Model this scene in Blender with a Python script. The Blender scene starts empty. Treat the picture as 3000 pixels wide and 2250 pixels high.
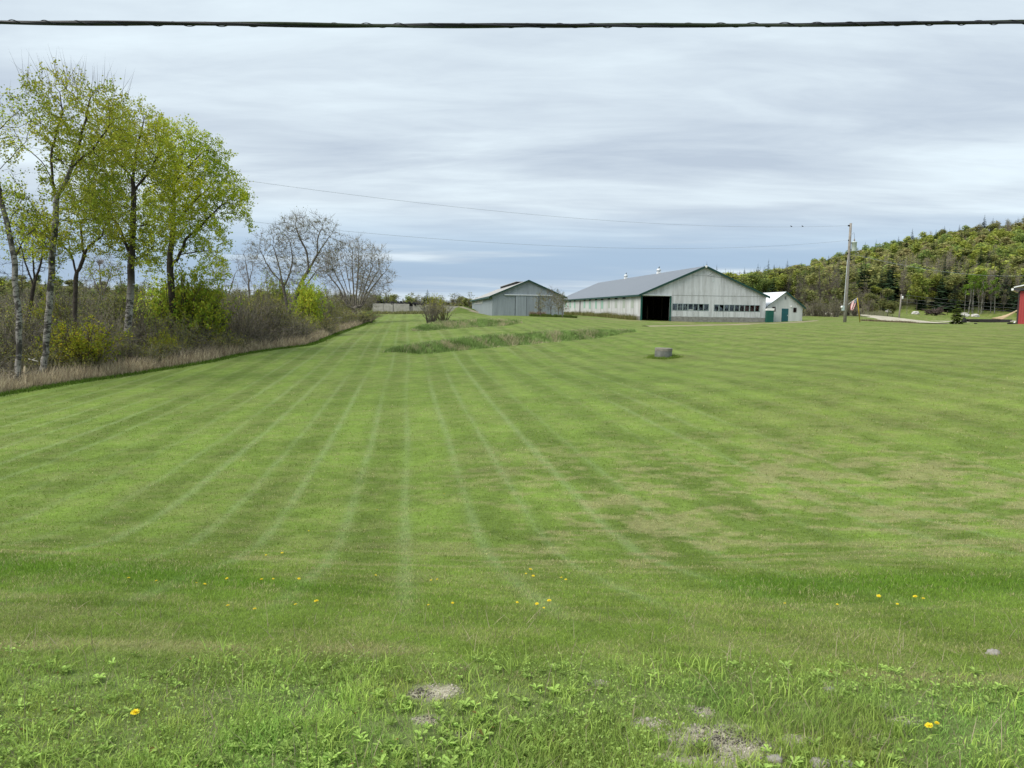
import bpy, math, random, bisect
import numpy as np
from mathutils import Matrix, Vector

# ------------------------------------------------------------------ camera, sky, sun, exposure
S = bpy.context.scene
COL = S.collection
R = math.radians
EYE = 1.65
PITCH, ROLL, FPX = R(5.5), R(0.8), 2250.0          # focal length in pixels of a 3000 px wide frame
cam = bpy.data.cameras.new("camera")
cam.sensor_fit = 'HORIZONTAL'; cam.sensor_width = 36.0
cam.lens = 36.0*FPX/3000.0
cam.clip_start = 0.05; cam.clip_end = 8000
camo = bpy.data.objects.new("camera", cam); COL.objects.link(camo)
CAMR = Matrix.Rotation(R(90)-PITCH, 4, 'X') @ Matrix.Rotation(ROLL, 4, 'Z')
camo.matrix_world = Matrix.Translation((0, 0, EYE)) @ CAMR
S.camera = camo
S.view_settings.view_transform = 'Standard'; S.view_settings.look = 'None'
S.view_settings.gamma = 1.0; S.view_settings.use_curve_mapping = False
S.view_settings.exposure = 1.40

SUN_AZ, SUN_EL = R(-118), R(48)                    # azimuth from +Y towards +X
W = bpy.data.worlds.new("World"); S.world = W; W.use_nodes = True
class NT:
    """small helper around a node tree"""
    def __init__(s, tree): s.t = tree; s.n = tree.nodes; s.l = tree.links
    def node(s, typ, **kw):
        nd = s.n.new(typ)
        for k, v in kw.items(): setattr(nd, k, v)
        return nd
    def put(s, sock, v):
        if isinstance(v, bpy.types.NodeSocket): s.l.new(v, sock)
        elif v is not None:
            if hasattr(sock.default_value, '__len__') and not hasattr(v, '__len__'): v = [v]*len(sock.default_value)
            if hasattr(v, '__len__') and len(v) == 3 and len(sock.default_value) == 4: v = (*v, 1)
            sock.default_value = v
    def math(s, op, a, b=None, clamp=False):
        m = s.node('ShaderNodeMath', operation=op, use_clamp=clamp); s.put(m.inputs[0], a)
        if b is not None: s.put(m.inputs[1], b)
        return m.outputs[0]
    def mix(s, f, a, b, mode='MIX'):
        m = s.node('ShaderNodeMix', data_type='RGBA', blend_type=mode)
        s.put(m.inputs[0], f); s.put(m.inputs[6], a); s.put(m.inputs[7], b); return m.outputs[2]
    def ramp(s, f, stops):
        m = s.node('ShaderNodeValToRGB'); s.put(m.inputs[0], f); e = m.color_ramp.elements
        while len(e) < len(stops): e.new(0.5)
        for el, (p, c) in zip(e, stops):
            el.position = p; el.color = (c, c, c, 1) if not hasattr(c, '__len__') else (*c, 1)
        return m.outputs[0]
    def noise(s, vec, scale, detail=4, rough=0.55, dist=0.0):
        m = s.node('ShaderNodeTexNoise'); s.put(m.inputs['Vector'], vec); m.inputs['Scale'].default_value = scale
        m.inputs['Detail'].default_value = detail; m.inputs['Roughness'].default_value = rough
        m.inputs['Distortion'].default_value = dist; return m.outputs['Fac']
    def mapping(s, vec, scale=(1, 1, 1), loc=(0, 0, 0), rot=(0, 0, 0)):
        m = s.node('ShaderNodeMapping'); s.put(m.inputs[0], vec); m.inputs['Scale'].default_value = scale
        m.inputs['Location'].default_value = loc; m.inputs['Rotation'].default_value = rot; return m.outputs[0]
    def maprange(s, v, a, b, c=0, d=1, smooth=True):
        m = s.node('ShaderNodeMapRange', interpolation_type='SMOOTHSTEP' if smooth else 'LINEAR')
        s.put(m.inputs[0], v)
        for i, x in enumerate((a, b, c, d)): m.inputs[1+i].default_value = x
        return m.outputs[0]
w = NT(W.node_tree); w.n.clear()
wo = w.node('ShaderNodeOutputWorld'); bg = w.node('ShaderNodeBackground'); w.l.new(bg.outputs[0], wo.inputs[0])
bg.inputs[1].default_value = 0.1
sky = w.node('ShaderNodeTexSky', sky_type='NISHITA'); sky.sun_disc = False
sky.sun_elevation = SUN_EL; sky.sun_rotation = SUN_AZ; sky.air_density = 1.0; sky.dust_density = 1.5
tc = w.node('ShaderNodeTexCoord')
sep = w.node('ShaderNodeSeparateXYZ'); w.l.new(tc.outputs['Generated'], sep.inputs[0])
zc = w.math('ADD', w.math('MAXIMUM', sep.outputs[2], 0.0), 0.10)
cmb = w.node('ShaderNodeCombineXYZ')
w.put(cmb.inputs[0], w.math('DIVIDE', sep.outputs[0], zc)); w.put(cmb.inputs[1], w.math('DIVIDE', sep.outputs[1], zc))
plane = cmb.outputs[0]                               # the cloud deck seen as a flat layer overhead
big = w.noise(w.mapping(plane, (0.42, 0.62, 1), (3.1, 0.4, 0)), 1.0, 2, 0.45, 0.3)
mid = w.noise(w.mapping(plane, (0.60, 1.35, 1), (7.3, 2.0, 0), (0, 0, R(9))), 1.0, 6, 0.58, 0.6)
fine = w.noise(w.mapping(plane, (1.5, 4.6, 1), (1.7, 5.0, 0), (0, 0, R(16))), 1.0, 5, 0.6, 0.6)
thick = w.math('ADD', w.math('MULTIPLY', big, 0.45), w.math('ADD', w.math('MULTIPLY', mid, 0.36), w.math('MULTIPLY', fine, 0.19)))
el = sep.outputs[2]
cloud = w.ramp(thick, [(0.40, (3.12, 3.56, 3.82)), (0.465, (2.76, 3.14, 3.43)), (0.53, (2.38, 2.72, 3.06)), (0.61, (1.98, 2.30, 2.70))])
# the deck is thinner and brighter overhead, the low sky is clear blue behind broken streaks
topl = w.maprange(el, 0.22, 0.55)
cloud = w.mix(w.math('MULTIPLY', topl, 0.62), cloud, (2.84, 3.30, 3.56))
streak = w.noise(w.mapping(tc.outputs['Generated'], (1.5, 1.5, 26), (0.3, 0, 2.1)), 1.0, 5, 0.55, 0.3)
low = w.math('MULTIPLY', w.maprange(el, 0.14, 0.06), w.maprange(el, 0.008, 0.03))
gap = w.math('MULTIPLY', low, w.maprange(streak, 0.38, 0.56))
clear = w.mix(0.94, sky.outputs[0], (1.30, 1.84, 2.58))
cloud = w.mix(w.math('MULTIPLY', gap, 0.92), cloud, clear)
white = w.math('MULTIPLY', w.maprange(el, 0.16, 0.02), w.maprange(streak, 0.46, 0.36))
cloud = w.mix(w.math('MULTIPLY', white, 0.75), cloud, (2.75, 3.25, 3.85))
full = w.mix(0.03, cloud, sky.outputs[0])
w.l.new(full, bg.inputs[0])

sl = bpy.data.lights.new("sun", 'SUN'); sl.energy = 1.5; sl.angle = R(42); sl.color = (1.0, 0.95, 0.87)
so = bpy.data.objects.new("sun", sl); COL.objects.link(so)
sd = Vector((math.sin(SUN_AZ)*math.cos(SUN_EL), math.cos(SUN_AZ)*math.cos(SUN_EL), math.sin(SUN_EL)))
so.rotation_euler = sd.to_track_quat('Z', 'Y').to_euler(); so.location = sd*60

# ------------------------------------------------------------------ pixels of the photograph -> places in the world
def ray(px, py):
    v = CAMR.to_3x3() @ Vector(((px-1500)/FPX, -(py-1125)/FPX, -1)); return v/v.y
def at(px, py, Y):
    v = ray(px, py)*Y; return Vector((v.x, Y, v.z+EYE))

# ------------------------------------------------------------------ noise on arrays
def _h(ix, iy, seed):
    n = (ix.astype(np.int64)*374761393 + iy.astype(np.int64)*668265263 + seed*1442695041) & 0xFFFFFFFF
    n = ((n ^ (n >> 13))*1274126177) & 0xFFFFFFFF
    return ((n ^ (n >> 16)) & 0xFFFF)/65535.0
def vnoise(x, y, seed=0):
    x = np.asarray(x, float); y = np.asarray(y, float)
    ix = np.floor(x); iy = np.floor(y); fx = x-ix; fy = y-iy
    fx = fx*fx*(3-2*fx); fy = fy*fy*(3-2*fy)
    a = _h(ix, iy, seed); b = _h(ix+1, iy, seed); c = _h(ix, iy+1, seed); d = _h(ix+1, iy+1, seed)
    return (a*(1-fx)+b*fx)*(1-fy)+(c*(1-fx)+d*fx)*fy
def fbm(x, y, seed=0, o=4):
    s = 0; a = 0.5; t = 0
    for i in range(o):
        s = s+a*vnoise(np.asarray(x)*2**i+i*17.3, np.asarray(y)*2**i-i*9.1, seed+i); t += a; a *= 0.5
    return s/t
def sstep(a, b, x):
    t = np.clip((np.asarray(x, float)-a)/(b-a), 0, 1); return t*t*(3-2*t)

# ------------------------------------------------------------------ terrain
_CP = []
def cp(Y, *pz):
    for px, z in pz: _CP.append(((px-1500)/FPX, Y, z))
cp(2.0, (-600, -1.25), (1500, -1.35), (3600, -1.2))
cp(8, (-600, -1.25), (0, -1.3), (1500, -1.4), (3000, -1.2), (3600, -1.1))
cp(20, (-600, -1.8), (0, -1.75), (1500, -1.5), (3000, -0.95), (3600, -0.7))
cp(33, (-600, -1.8), (0, -1.78), (500, -1.7), (1500, -1.3), (2400, -0.65), (3000, -0.1), (3600, 0.2))
cp(46, (-600, -1.8), (100, -1.7), (700, -1.4), (1300, -1.12), (1943, -1.02), (2600, 0.0), (3000, 0.35), (3600, 0.5))
cp(60, (-600, -1.8), (100, -1.7), (930, -0.9), (1400, -0.55), (1900, -0.45), (2400, 0.25), (3000, 0.75), (3600, 0.8))
cp(80, (-600, -1.7), (100, -1.6), (900, -0.7), (1150, -0.35), (1400, 0.1), (1900, 0.0), (2300, 0.58), (2475, 0.9), (2760, 0.80), (3000, 0.95), (3600, 0.9))
cp(95, (2560, 0.78), (2740, 0.64))
cp(125, (2570, 1.05), (2650, 0.86), (2800, 0.60))
cp(150, (2480, 1.75), (2560, 1.45))
cp(110, (-600, -1.6), (100, -1.5), (800, -0.6), (1100, 0.0), (1450, 0.75), (1700, 0.68), (1877, 0.42), (2240, 0.35), (2470, 0.85), (3000, 0.6), (3600, 0.6))
cp(160, (-600, -1.3), (100, -1.2), (700, -0.3), (1200, 0.92), (1500, 0.95), (2000, 0.8), (2400, 1.5), (2750, 0.35), (3000, 0.45), (3600, 0.5))
cp(205, (-600, -1), (100, -1), (1200, 1.2), (2000, 1.2), (2400, 2.2), (2700, 0.55), (3000, 0.6), (3600, 0.8))
cp(290, (-600, 0), (0, 0.0), (1200, 0.9), (2000, 2), (2400, 4.5), (2800, 2.5), (3000, 2.5), (3600, 3))
cp(480, (-600, 1), (0, 1), (1500, 1.5), (2200, 3), (3000, 3), (3600, 3))
cp(1500, (-600, 3), (1500, 3), (3600, 4))
_CP = np.array(_CP)
_cx = np.stack([_CP[:, 0]*1.6, np.log(_CP[:, 1])], 1)
def _U(r2): return np.where(r2 > 1e-9, r2*np.log(np.maximum(r2, 1e-9)), 0)
def _solve():
    n = len(_cx); d = ((_cx[:, None]-_cx[None])**2).sum(2); K = _U(d)+np.eye(n)*1e-3
    P = np.concatenate([np.ones((n, 1)), _cx], 1); A = np.zeros((n+3, n+3)); A[:n, :n] = K; A[:n, n:] = P; A[n:, :n] = P.T
    return np.linalg.solve(A, np.concatenate([_CP[:, 2], np.zeros(3)]))
_TW = _solve()
SKY_U = np.array([1700, 1950, 2080, 2180, 2300, 2430, 2600, 2750, 2900, 3000, 3300, 3700])
SKY_Z = np.array([0, 2, 6, 12, 17, 26, 37, 46, 51, 55, 64, 70.])
def hgt(x, y):
    x = np.asarray(x, float); y = np.asarray(y, float)
    shp = np.broadcast(x, y).shape
    x = np.broadcast_to(x, shp).ravel(); y = np.broadcast_to(y, shp).ravel()
    Y = np.clip(y, 2.0, 1500); u = np.clip(x/np.maximum(Y, 2.0), -1.0, 1.0)
    out = np.empty(x.shape)
    for i in range(0, len(x), 40000):
        q = np.stack([u[i:i+40000]*1.6, np.log(Y[i:i+40000])], 1)
        d = ((q[:, None]-_cx[None])**2).sum(2)
        out[i:i+40000] = _U(d) @ _TW[:-3] + _TW[-3] + q @ _TW[-2:]
    z = out
    # grassy bank between the mown lawn and the barn terrace
    t = (y-(55+(x+2.4)*1.15))/1.7
    wgt = sstep(-7.6, -5.4, x)*sstep(10.5, 6.5, x)
    z = z+0.34*wgt*t*np.exp(0.5-t*t/2)*0.8
    # second bank under the left barn
    t = (y-(82+(x+4)*0.9))/2.6
    wgt = sstep(-11.5, -8, x)*sstep(1.5, -2.5, x)
    z = z+0.42*wgt*t*np.exp(0.5-t*t/2)
    # low mound carrying the well
    r2 = ((x-9.3)**2+(y-46)**2)/2.4; z = z+0.14*np.exp(-r2)
    # slope up to the terrace and the road shoulder where the camera stands
    k = np.interp(y+0.25*(vnoise(x*0.35, x*0+3, 5)-0.5), [3.0, 3.4, 3.9, 4.5, 5.5, 6.6, 8.0, 9.3, 10.8], [0, .012, .075, .18, .37, .56, .78, .93, 1]); z = z*k
    z = z+0.05*(fbm(x*0.9, y*0.9, 3, 3)-0.5)*sstep(60, 10, y)+0.12*(fbm(x*0.16, y*0.16, 8, 3)-0.5)*sstep(4, 12, y)
    # wooded hill
    up = x/np.maximum(y, 2.0)*FPX+1500
    H = np.interp(up, SKY_U, SKY_Z)
    s = np.clip((y-250)/270, 0, 1); s2 = np.where(y > 520, 1-np.clip((y-520)/900, 0, 1)*0.5, s**1.15)
    z = z+H*s2*(1+0.10*(fbm(x*0.02, y*0.02, 21, 3)-0.5))
    # a far low wooded ridge on the left
    L = np.interp(up, [-800, 0, 300, 600, 900], [16, 15, 11, 4, 0]); z = z+L*sstep(270, 520, y)
    return z.reshape(shp)
def hz(x, y): return float(hgt(np.array([x]), np.array([y]))[0])
def hit(px, py, y0=2.2, y1=500):
    v = ray(px, py); Y = np.geomspace(y0, y1, 900); z = EYE+v.z*Y; d = z-hgt(v.x*Y, Y)
    i = np.argmax(d < 0)
    if d[i] >= 0: i = len(Y)-1
    if i > 0 and d[i] < 0:
        a, b = d[i-1], d[i]; Yh = Y[i-1]+(Y[i]-Y[i-1])*a/(a-b)
    else: Yh = Y[i]
    return Vector((v.x*Yh, Yh, hz(v.x*Yh, Yh)))

# ------------------------------------------------------------------ scene helpers
def tag(o, label=None, cat=None, group=None, kind=None):
    if label: o["label"] = label
    if cat: o["category"] = cat
    if group: o["group"] = group
    if kind: o["kind"] = kind
    return o
def link(o, parent=None):
    COL.objects.link(o)
    if parent is not None: o.parent = parent
    return o
def empty(name, loc, rz=0, **kw):
    o = bpy.data.objects.new(name, None); o.empty_display_size = 0.2; o.location = loc; o.rotation_euler = (0, 0, rz)
    return tag(link(o), **kw)
def mesh_np(name, V, loops, sizes, mats, parent=None, col=None, matidx=None, smooth=False, loc=None):
    """mesh object from numpy arrays; col is a per-vertex colour stored as attribute Col"""
    V = np.asarray(V, np.float32); loops = np.asarray(loops, np.int32).ravel(); sizes = np.asarray(sizes, np.int32)
    me = bpy.data.meshes.new(name); me.vertices.add(len(V)); me.vertices.foreach_set('co', V.ravel())
    me.loops.add(len(loops)); me.loops.foreach_set('vertex_index', loops)
    me.polygons.add(len(sizes)); st = np.zeros(len(sizes), np.int32); st[1:] = np.cumsum(sizes)[:-1]
    me.polygons.foreach_set('loop_start', st); me.polygons.foreach_set('loop_total', sizes)
    for m in (mats if isinstance(mats, (list, tuple)) else [mats]): me.materials.append(m)
    if matidx is not None: me.polygons.foreach_set('material_index', np.asarray(matidx, np.int32))
    if smooth: me.polygons.foreach_set('use_smooth', np.ones(len(sizes), bool))
    if col is not None:
        a = me.color_attributes.new('Col', 'FLOAT_COLOR', 'POINT')
        c = np.ones((len(V), 4), np.float32); c[:, :3] = col; a.data.foreach_set('color', c.ravel())
    me.update(calc_edges=True)
    o = bpy.data.objects.new(name, me)
    if loc is not None: o.location = loc
    return link(o, parent)
class MB:
    """collects boxes, prisms and tubes into one mesh"""
    def __init__(s): s.v = []; s.f = []; s.m = []
    def add(s, vs, fs, m=0):
        b = len(s.v); s.v += [tuple(p) for p in vs]; s.f += [tuple(b+i for i in f) for f in fs]; s.m += [m]*len(fs); return s
    def box(s, a, b, m=0):
        x0, y0, z0 = a; x1, y1, z1 = b
        return s.add([(x0, y0, z0), (x1, y0, z0), (x1, y1, z0), (x0, y1, z0), (x0, y0, z1), (x1, y0, z1), (x1, y1, z1), (x0, y1, z1)],
                     [(0, 3, 2, 1), (4, 5, 6, 7), (0, 1, 5, 4), (1, 2, 6, 5), (2, 3, 7, 6), (3, 0, 4, 7)], m)
    def prism(s, poly, ax, a, b, m=0):
        """polygon in the two other axes extruded along axis ax from a to b"""
        n = len(poly)
        def P(p, t): return (t, p[0], p[1]) if ax == 0 else (p[0], t, p[1]) if ax == 1 else (p[0], p[1], t)
        vs = [P(p, a) for p in poly]+[P(p, b) for p in poly]
        fs = [tuple(range(n)), tuple(range(2*n-1, n-1, -1))]+[(i, i+n, (i+1) % n+n, (i+1) % n) for i in range(n)]
        return s.add(vs, fs, m)
    def tube(s, pts, r, k=8, m=0, cap=True):
        pts = [Vector(p) for p in pts]; rr = r if hasattr(r, '__len__') else [r]*len(pts); vs = []; fs = []
        for i, p in enumerate(pts):
            d = (pts[min(i+1, len(pts)-1)]-pts[max(i-1, 0)]).normalized()
            a = d.cross(Vector((0, 0, 1)) if abs(d.z) < 0.9 else Vector((1, 0, 0))).normalized(); b = d.cross(a)
            for j in range(k):
                t = 2*math.pi*j/k; vs.append(p+(a*math.cos(t)+b*math.sin(t))*rr[i])
        for i in range(len(pts)-1):
            for j in range(k): fs.append((i*k+j, i*k+(j+1) % k, (i+1)*k+(j+1) % k, (i+1)*k+j))
        if cap: fs += [tuple(range(k-1, -1, -1)), tuple(range((len(pts)-1)*k, len(pts)*k))]
        return s.add(vs, fs, m)
    def lathe(s, prof, c=(0, 0, 0), k=20, m=0):
        vs = []; fs = []
        for r, z in prof:
            for j in range(k): t = 2*math.pi*j/k; vs.append((c[0]+r*math.cos(t), c[1]+r*math.sin(t), c[2]+z))
        n = len(prof)
        for i in range(n-1):
            for j in range(k): fs.append((i*k+j, i*k+(j+1) % k, (i+1)*k+(j+1) % k, (i+1)*k+j))
        fs += [tuple(range(k-1, -1, -1)), tuple(range((n-1)*k, n*k))]
        return s.add(vs, fs, m)
    def ball(s, c, r, seg=10, ring=7, m=0, jit=0, rng=None):
        r = r if hasattr(r, '__len__') else (r, r, r); vs = [(c[0], c[1], c[2]-r[2])]; fs = []
        for i in range(1, ring):
            ph = math.pi*i/ring-math.pi/2
            for j in range(seg):
                t = 2*math.pi*j/seg; q = 1+(rng.uniform(-jit, jit) if rng else 0)
                vs.append((c[0]+r[0]*q*math.cos(ph)*math.cos(t), c[1]+r[1]*q*math.cos(ph)*math.sin(t), c[2]+r[2]*q*math.sin(ph)))
        vs.append((c[0], c[1], c[2]+r[2])); L = len(vs)-1
        for j in range(seg): fs.append((0, 1+(j+1) % seg, 1+j)); fs.append((L, L-seg+j, L-seg+(j+1) % seg))
        for i in range(ring-2):
            for j in range(seg): a = 1+i*seg; fs.append((a+j, a+(j+1) % seg, a+seg+(j+1) % seg, a+seg+j))
        return s.add(vs, fs, m)
    def build(s, name, mats, parent=None, smooth=False, loc=None):
        me = bpy.data.meshes.new(name); me.from_pydata(s.v, [], s.f)
        for m in (mats if isinstance(mats, (list, tuple)) else [mats]): me.materials.append(m)
        me.polygons.foreach_set('material_index', s.m)
        if smooth: me.polygons.foreach_set('use_smooth', [True]*len(s.f))
        me.update(); o = bpy.data.objects.new(name, me)
        if loc is not None: o.location = loc
        return link(o, parent)

# ------------------------------------------------------------------ materials
MATS = {}
def mat(name, fn):
    m = bpy.data.materials.new(name); m.use_nodes = True; t = NT(m.node_tree); t.n.clear()
    out = t.node('ShaderNodeOutputMaterial'); fn(t, out); MATS[name] = m; return m
def pbr(t, out, col, rough=0.8, metal=0.0, normal=None, spec=0.3):
    b = t.node('ShaderNodeBsdfPrincipled'); t.put(b.inputs['Base Color'], col); t.put(b.inputs['Roughness'], rough)
    t.put(b.inputs['Metallic'], metal); b.inputs['Specular IOR Level'].default_value = spec
    if normal is not None: t.l.new(normal, b.inputs['Normal'])
    t.l.new(b.outputs[0], out.inputs[0]); return b
def bump(t, h, strength=0.4, dist=0.02):
    b = t.node('ShaderNodeBump'); b.inputs['Strength'].default_value = strength; b.inputs['Distance'].default_value = dist
    t.put(b.inputs['Height'], h); return b.outputs[0]
def objc(t): return t.node('ShaderNodeTexCoord').outputs['Object']
def attr(t, nm='Col'):
    a = t.node('ShaderNodeAttribute'); a.attribute_name = nm; return a.outputs['Color']
def plain(name, col, rough=0.8, metal=0.0, var=0.25, scale=3.0, spec=0.3, bstr=0.0):
    def fn(t, out):
        n = t.noise(objc(t), scale, 6, 0.65); f = t.maprange(n, 0.25, 0.75, 1-var, 1+var, False)
        pbr(t, out, t.mix(1.0, col, f, 'MULTIPLY'), rough, metal, bump(t, n, bstr) if bstr else None, spec)
    return mat(name, fn)
def leafy(name, trans=0.35, rough=0.6, rnd=0.25):
    """foliage coloured by the mesh's own leaf colours, with a little variation from plant to plant"""
    def fn(t, out):
        c = attr(t); oi = t.node('ShaderNodeObjectInfo')
        f = t.maprange(oi.outputs['Random'], 0, 1, 1-rnd, 1+rnd, False); c = t.mix(1.0, c, f, 'MULTIPLY')
        b = t.node('ShaderNodeBsdfDiffuse'); t.l.new(c, b.inputs[0])
        tr = t.node('ShaderNodeBsdfTranslucent'); t.l.new(c, tr.inputs[0])
        m = t.node('ShaderNodeMixShader'); m.inputs[0].default_value = trans
        t.l.new(b.outputs[0], m.inputs[1]); t.l.new(tr.outputs[0], m.inputs[2]); t.l.new(m.outputs[0], out.inputs[0])
    return mat(name, fn)
LEAF = leafy("leaf"); NEEDLE = leafy("needle", 0.12); GRASS = leafy("grass_blade", 0.35, rnd=0.0)

def bark_fn(t, out):
    """bark takes the mesh's colour; pale bark carries ragged dark scars and rings"""
    c = attr(t); oi = t.node('ShaderNodeObjectInfo'); p = objc(t); s = t.node('ShaderNodeSeparateColor'); t.l.new(c, s.inputs[0])
    n = t.noise(t.mapping(p, (3.2, 3.2, 7.5)), 1.0, 5, 0.7, 0.4); n2 = t.noise(t.mapping(p, (1.6, 1.6, 1.1), (3, 1, 5)), 1.0, 4, 0.65)
    pale = t.maprange(s.outputs[0], 0.19, 0.27); scar = t.math('MULTIPLY', pale, t.math('MAXIMUM', t.maprange(n, 0.49, 0.55), t.maprange(n2, 0.52, 0.60)))
    c = t.mix(t.math('MULTIPLY', scar, 0.88), c, (0.028, 0.025, 0.022))
    f = t.math('MULTIPLY', t.maprange(oi.outputs['Random'], 0, 1, 0.87, 1.13, False), t.maprange(n, 0.3, 0.7, 0.75, 1.25, False))
    pbr(t, out, t.mix(1.0, c, f, 'MULTIPLY'), 0.9, 0, bump(t, n, 0.5, 0.02), 0.1)
BARK = mat("bark", bark_fn)
STRAW = leafy("dry_stalk", 0.25, rnd=0.0)
# ------------------------------------------------------------------ plants: skeletons, limbs, leaves
def colonize(stems, A, D, di, dk, iters=90, trop=0.06, seed=0):
    """grow limbs from the given stems towards the attraction points A; returns node positions and parents"""
    rng = np.random.default_rng(seed); P = []; par = []
    for st in stems:
        pts = [np.array(p, float) for p in st]; prev = -1
        if P:
            d = ((np.array(P)-pts[0])**2).sum(1); prev = int(d.argmin())
        else: P.append(pts[0]); par.append(-1); prev = 0
        for a, b in zip(pts[:-1], pts[1:]):
            n = max(1, int(np.linalg.norm(b-a)/D+0.5))
            for i in range(1, n+1): P.append(a+(b-a)*i/n+rng.normal(0, D*0.05, 3)); par.append(prev); prev = len(P)-1
    if A is None or len(A) == 0: return np.array(P), np.array(par)
    A = np.array(A, float); alive = np.ones(len(A), bool); best = np.full(len(A), 1e9); bi = np.zeros(len(A), int); new0 = 0
    for it in range(iters):
        Q = np.array(P[new0:]); ia = np.where(alive)[0]
        if len(ia) == 0 or len(Q) == 0: break
        d = ((A[ia][:, None]-Q[None])**2).sum(2); j = d.argmin(1); dm = d[np.arange(len(ia)), j]
        up = dm < best[ia]; best[ia[up]] = dm[up]; bi[ia[up]] = j[up]+new0
        alive &= best > dk*dk; ia = np.where(alive & (best < di*di))[0]
        if len(ia) == 0: break
        Pn = np.array(P); dirs = A[ia]-Pn[bi[ia]]; dirs /= np.linalg.norm(dirs, axis=1)[:, None]+1e-9
        acc = np.zeros((len(P), 3)); np.add.at(acc, bi[ia], dirs); new0 = len(P)
        for k in np.unique(bi[ia]):
            v = acc[k]; v = v/(np.linalg.norm(v)+1e-9)+rng.normal(0, 0.16, 3); v[2] += trop; v /= np.linalg.norm(v)+1e-9
            P.append(Pn[k]+v*D); par.append(int(k))
    return np.array(P), np.array(par)
def radii(P, par, R0, rt):
    """pipe model: base radius R0, twig radius rt"""
    n = len(P); cnt = np.zeros(n); kids = np.zeros(n, int)
    for i in range(1, n): kids[par[i]] += 1
    cnt[kids == 0] = 1
    for i in range(n-1, 0, -1): cnt[par[i]] += cnt[i]
    p = math.log(R0/rt)/max(math.log(max(cnt[0], 2)), 0.1)
    return rt*cnt**p, kids, cnt
def tubes(P, par, rad, cnt, sel, k):
    """every limb segment in sel as an open tapered tube; returns vertices, quad loops and the node of each vertex"""
    e = np.where(sel)[0]; e = e[par[e] >= 0]; p = par[e]
    big = {}
    for i in e:
        q = par[i]
        if q not in big or cnt[i] > cnt[big[q]]: big[q] = i
    main = np.array([big[par[i]] == i for i in e])
    dirn = np.zeros_like(P); dirn[1:] = P[1:]-P[par[1:]]; dirn[0] = (0, 0, 1); dirn /= np.linalg.norm(dirn, axis=1)[:, None]+1e-9
    d1 = dirn[e]; d0 = np.where(main[:, None] & (par[p] >= 0)[:, None], dirn[p], d1)
    r1 = rad[e]; r0 = np.where(main, np.minimum(rad[p], rad[e]*1.6), rad[e])
    ref = np.array([0.31, 0.17, 0.0]); up = np.array([0, 0, 1.0])
    def ring(c, d, r):
        h = np.where((np.abs(d[:, 2]) > 0.8)[:, None], ref, up); a = np.cross(d, h); a /= np.linalg.norm(a, axis=1)[:, None]+1e-9; b = np.cross(d, a)
        t = np.arange(k)*2*math.pi/k
        return c[:, None]+(a[:, None]*np.cos(t)[None, :, None]+b[:, None]*np.sin(t)[None, :, None])*r[:, None, None]
    # use the end frame for both rings so that a segment never twists
    h0 = ring(P[p], d1, r0); h1 = ring(P[e], d1, r1)
    V = np.concatenate([h0, h1], 1).reshape(-1, 3); n = len(e)
    j = np.arange(k); q = np.stack([j, (j+1) % k, (j+1) % k+k, j+k], 1)
    L = (np.arange(n)[:, None, None]*2*k+q[None]).reshape(-1)
    return V, L, n*k, np.repeat(e, 2*k)
def rand_unit(rng, n):
    v = rng.normal(size=(n, 3)); return v/(np.linalg.norm(v, axis=1)[:, None]+1e-9)
def leaves(C, size, rng, aspect=0.75, flat=0.0):
    """rhombic leaves at the centres C, random tilt; returns vertices and quad loops"""
    n = len(C); a = rand_unit(rng, n); b = np.cross(a, rand_unit(rng, n))
    if flat: a[:, 2] *= 1-flat; b[:, 2] *= 1-flat
    a /= np.linalg.norm(a, axis=1)[:, None]+1e-9; b /= np.linalg.norm(b, axis=1)[:, None]+1e-9
    s = (size*rng.uniform(0.6, 1.35, n))[:, None]
    V = np.stack([C-a*s, C+b*s*aspect, C+a*s, C-b*s*aspect], 1).reshape(-1, 3)
    return V, np.arange(4*n)
def spikes(B, T, wd):
    """thin flat twigs from B to T, wd wide at the foot"""
    n = len(B); d = T-B; s = np.cross(d, np.array([0.2, 1.0, 0.1])); s /= np.linalg.norm(s, axis=1)[:, None]+1e-9
    s = s*np.broadcast_to(np.asarray(wd, float), (n,))[:, None]*0.5
    return np.stack([B-s, B+s, T], 1).reshape(-1, 3), np.arange(3*n)
def blobs(spec, rng, surf=0.35):
    """points in ellipsoids (centre, radii, count), crowded a little to their skins"""
    out = []
    for c, r, n in spec:
        v = rand_unit(rng, n)*(rng.random((n, 1))**surf); out.append(np.array(c)+v*np.array(r))
    return np.concatenate(out)
def limbs(name, P, par, rad, cnt, bark, parent, kbig=8, ksm=3, cut=0.035, extra=None):
    big = rad > cut; Va, La, na, ia = tubes(P, par, rad, cnt, big, kbig); Vb, Lb, nb, ib = tubes(P, par, rad, cnt, ~big, ksm)
    V = np.concatenate([Va, Vb]); L = np.concatenate([La, Lb+len(Va)]); sz = np.full(na+nb, 4); idx = np.concatenate([ia, ib])
    c = bark(V, rad[idx])
    if extra is not None:
        Vt, ct = extra; L = np.concatenate([L, np.arange(len(Vt))+len(V)]); sz = np.concatenate([sz, np.full(len(Vt)//3, 3)])
        V = np.concatenate([V, Vt]); c = np.concatenate([c, ct])
    return mesh_np(name, V, L, sz, BARK, parent, c, smooth=True)
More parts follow.
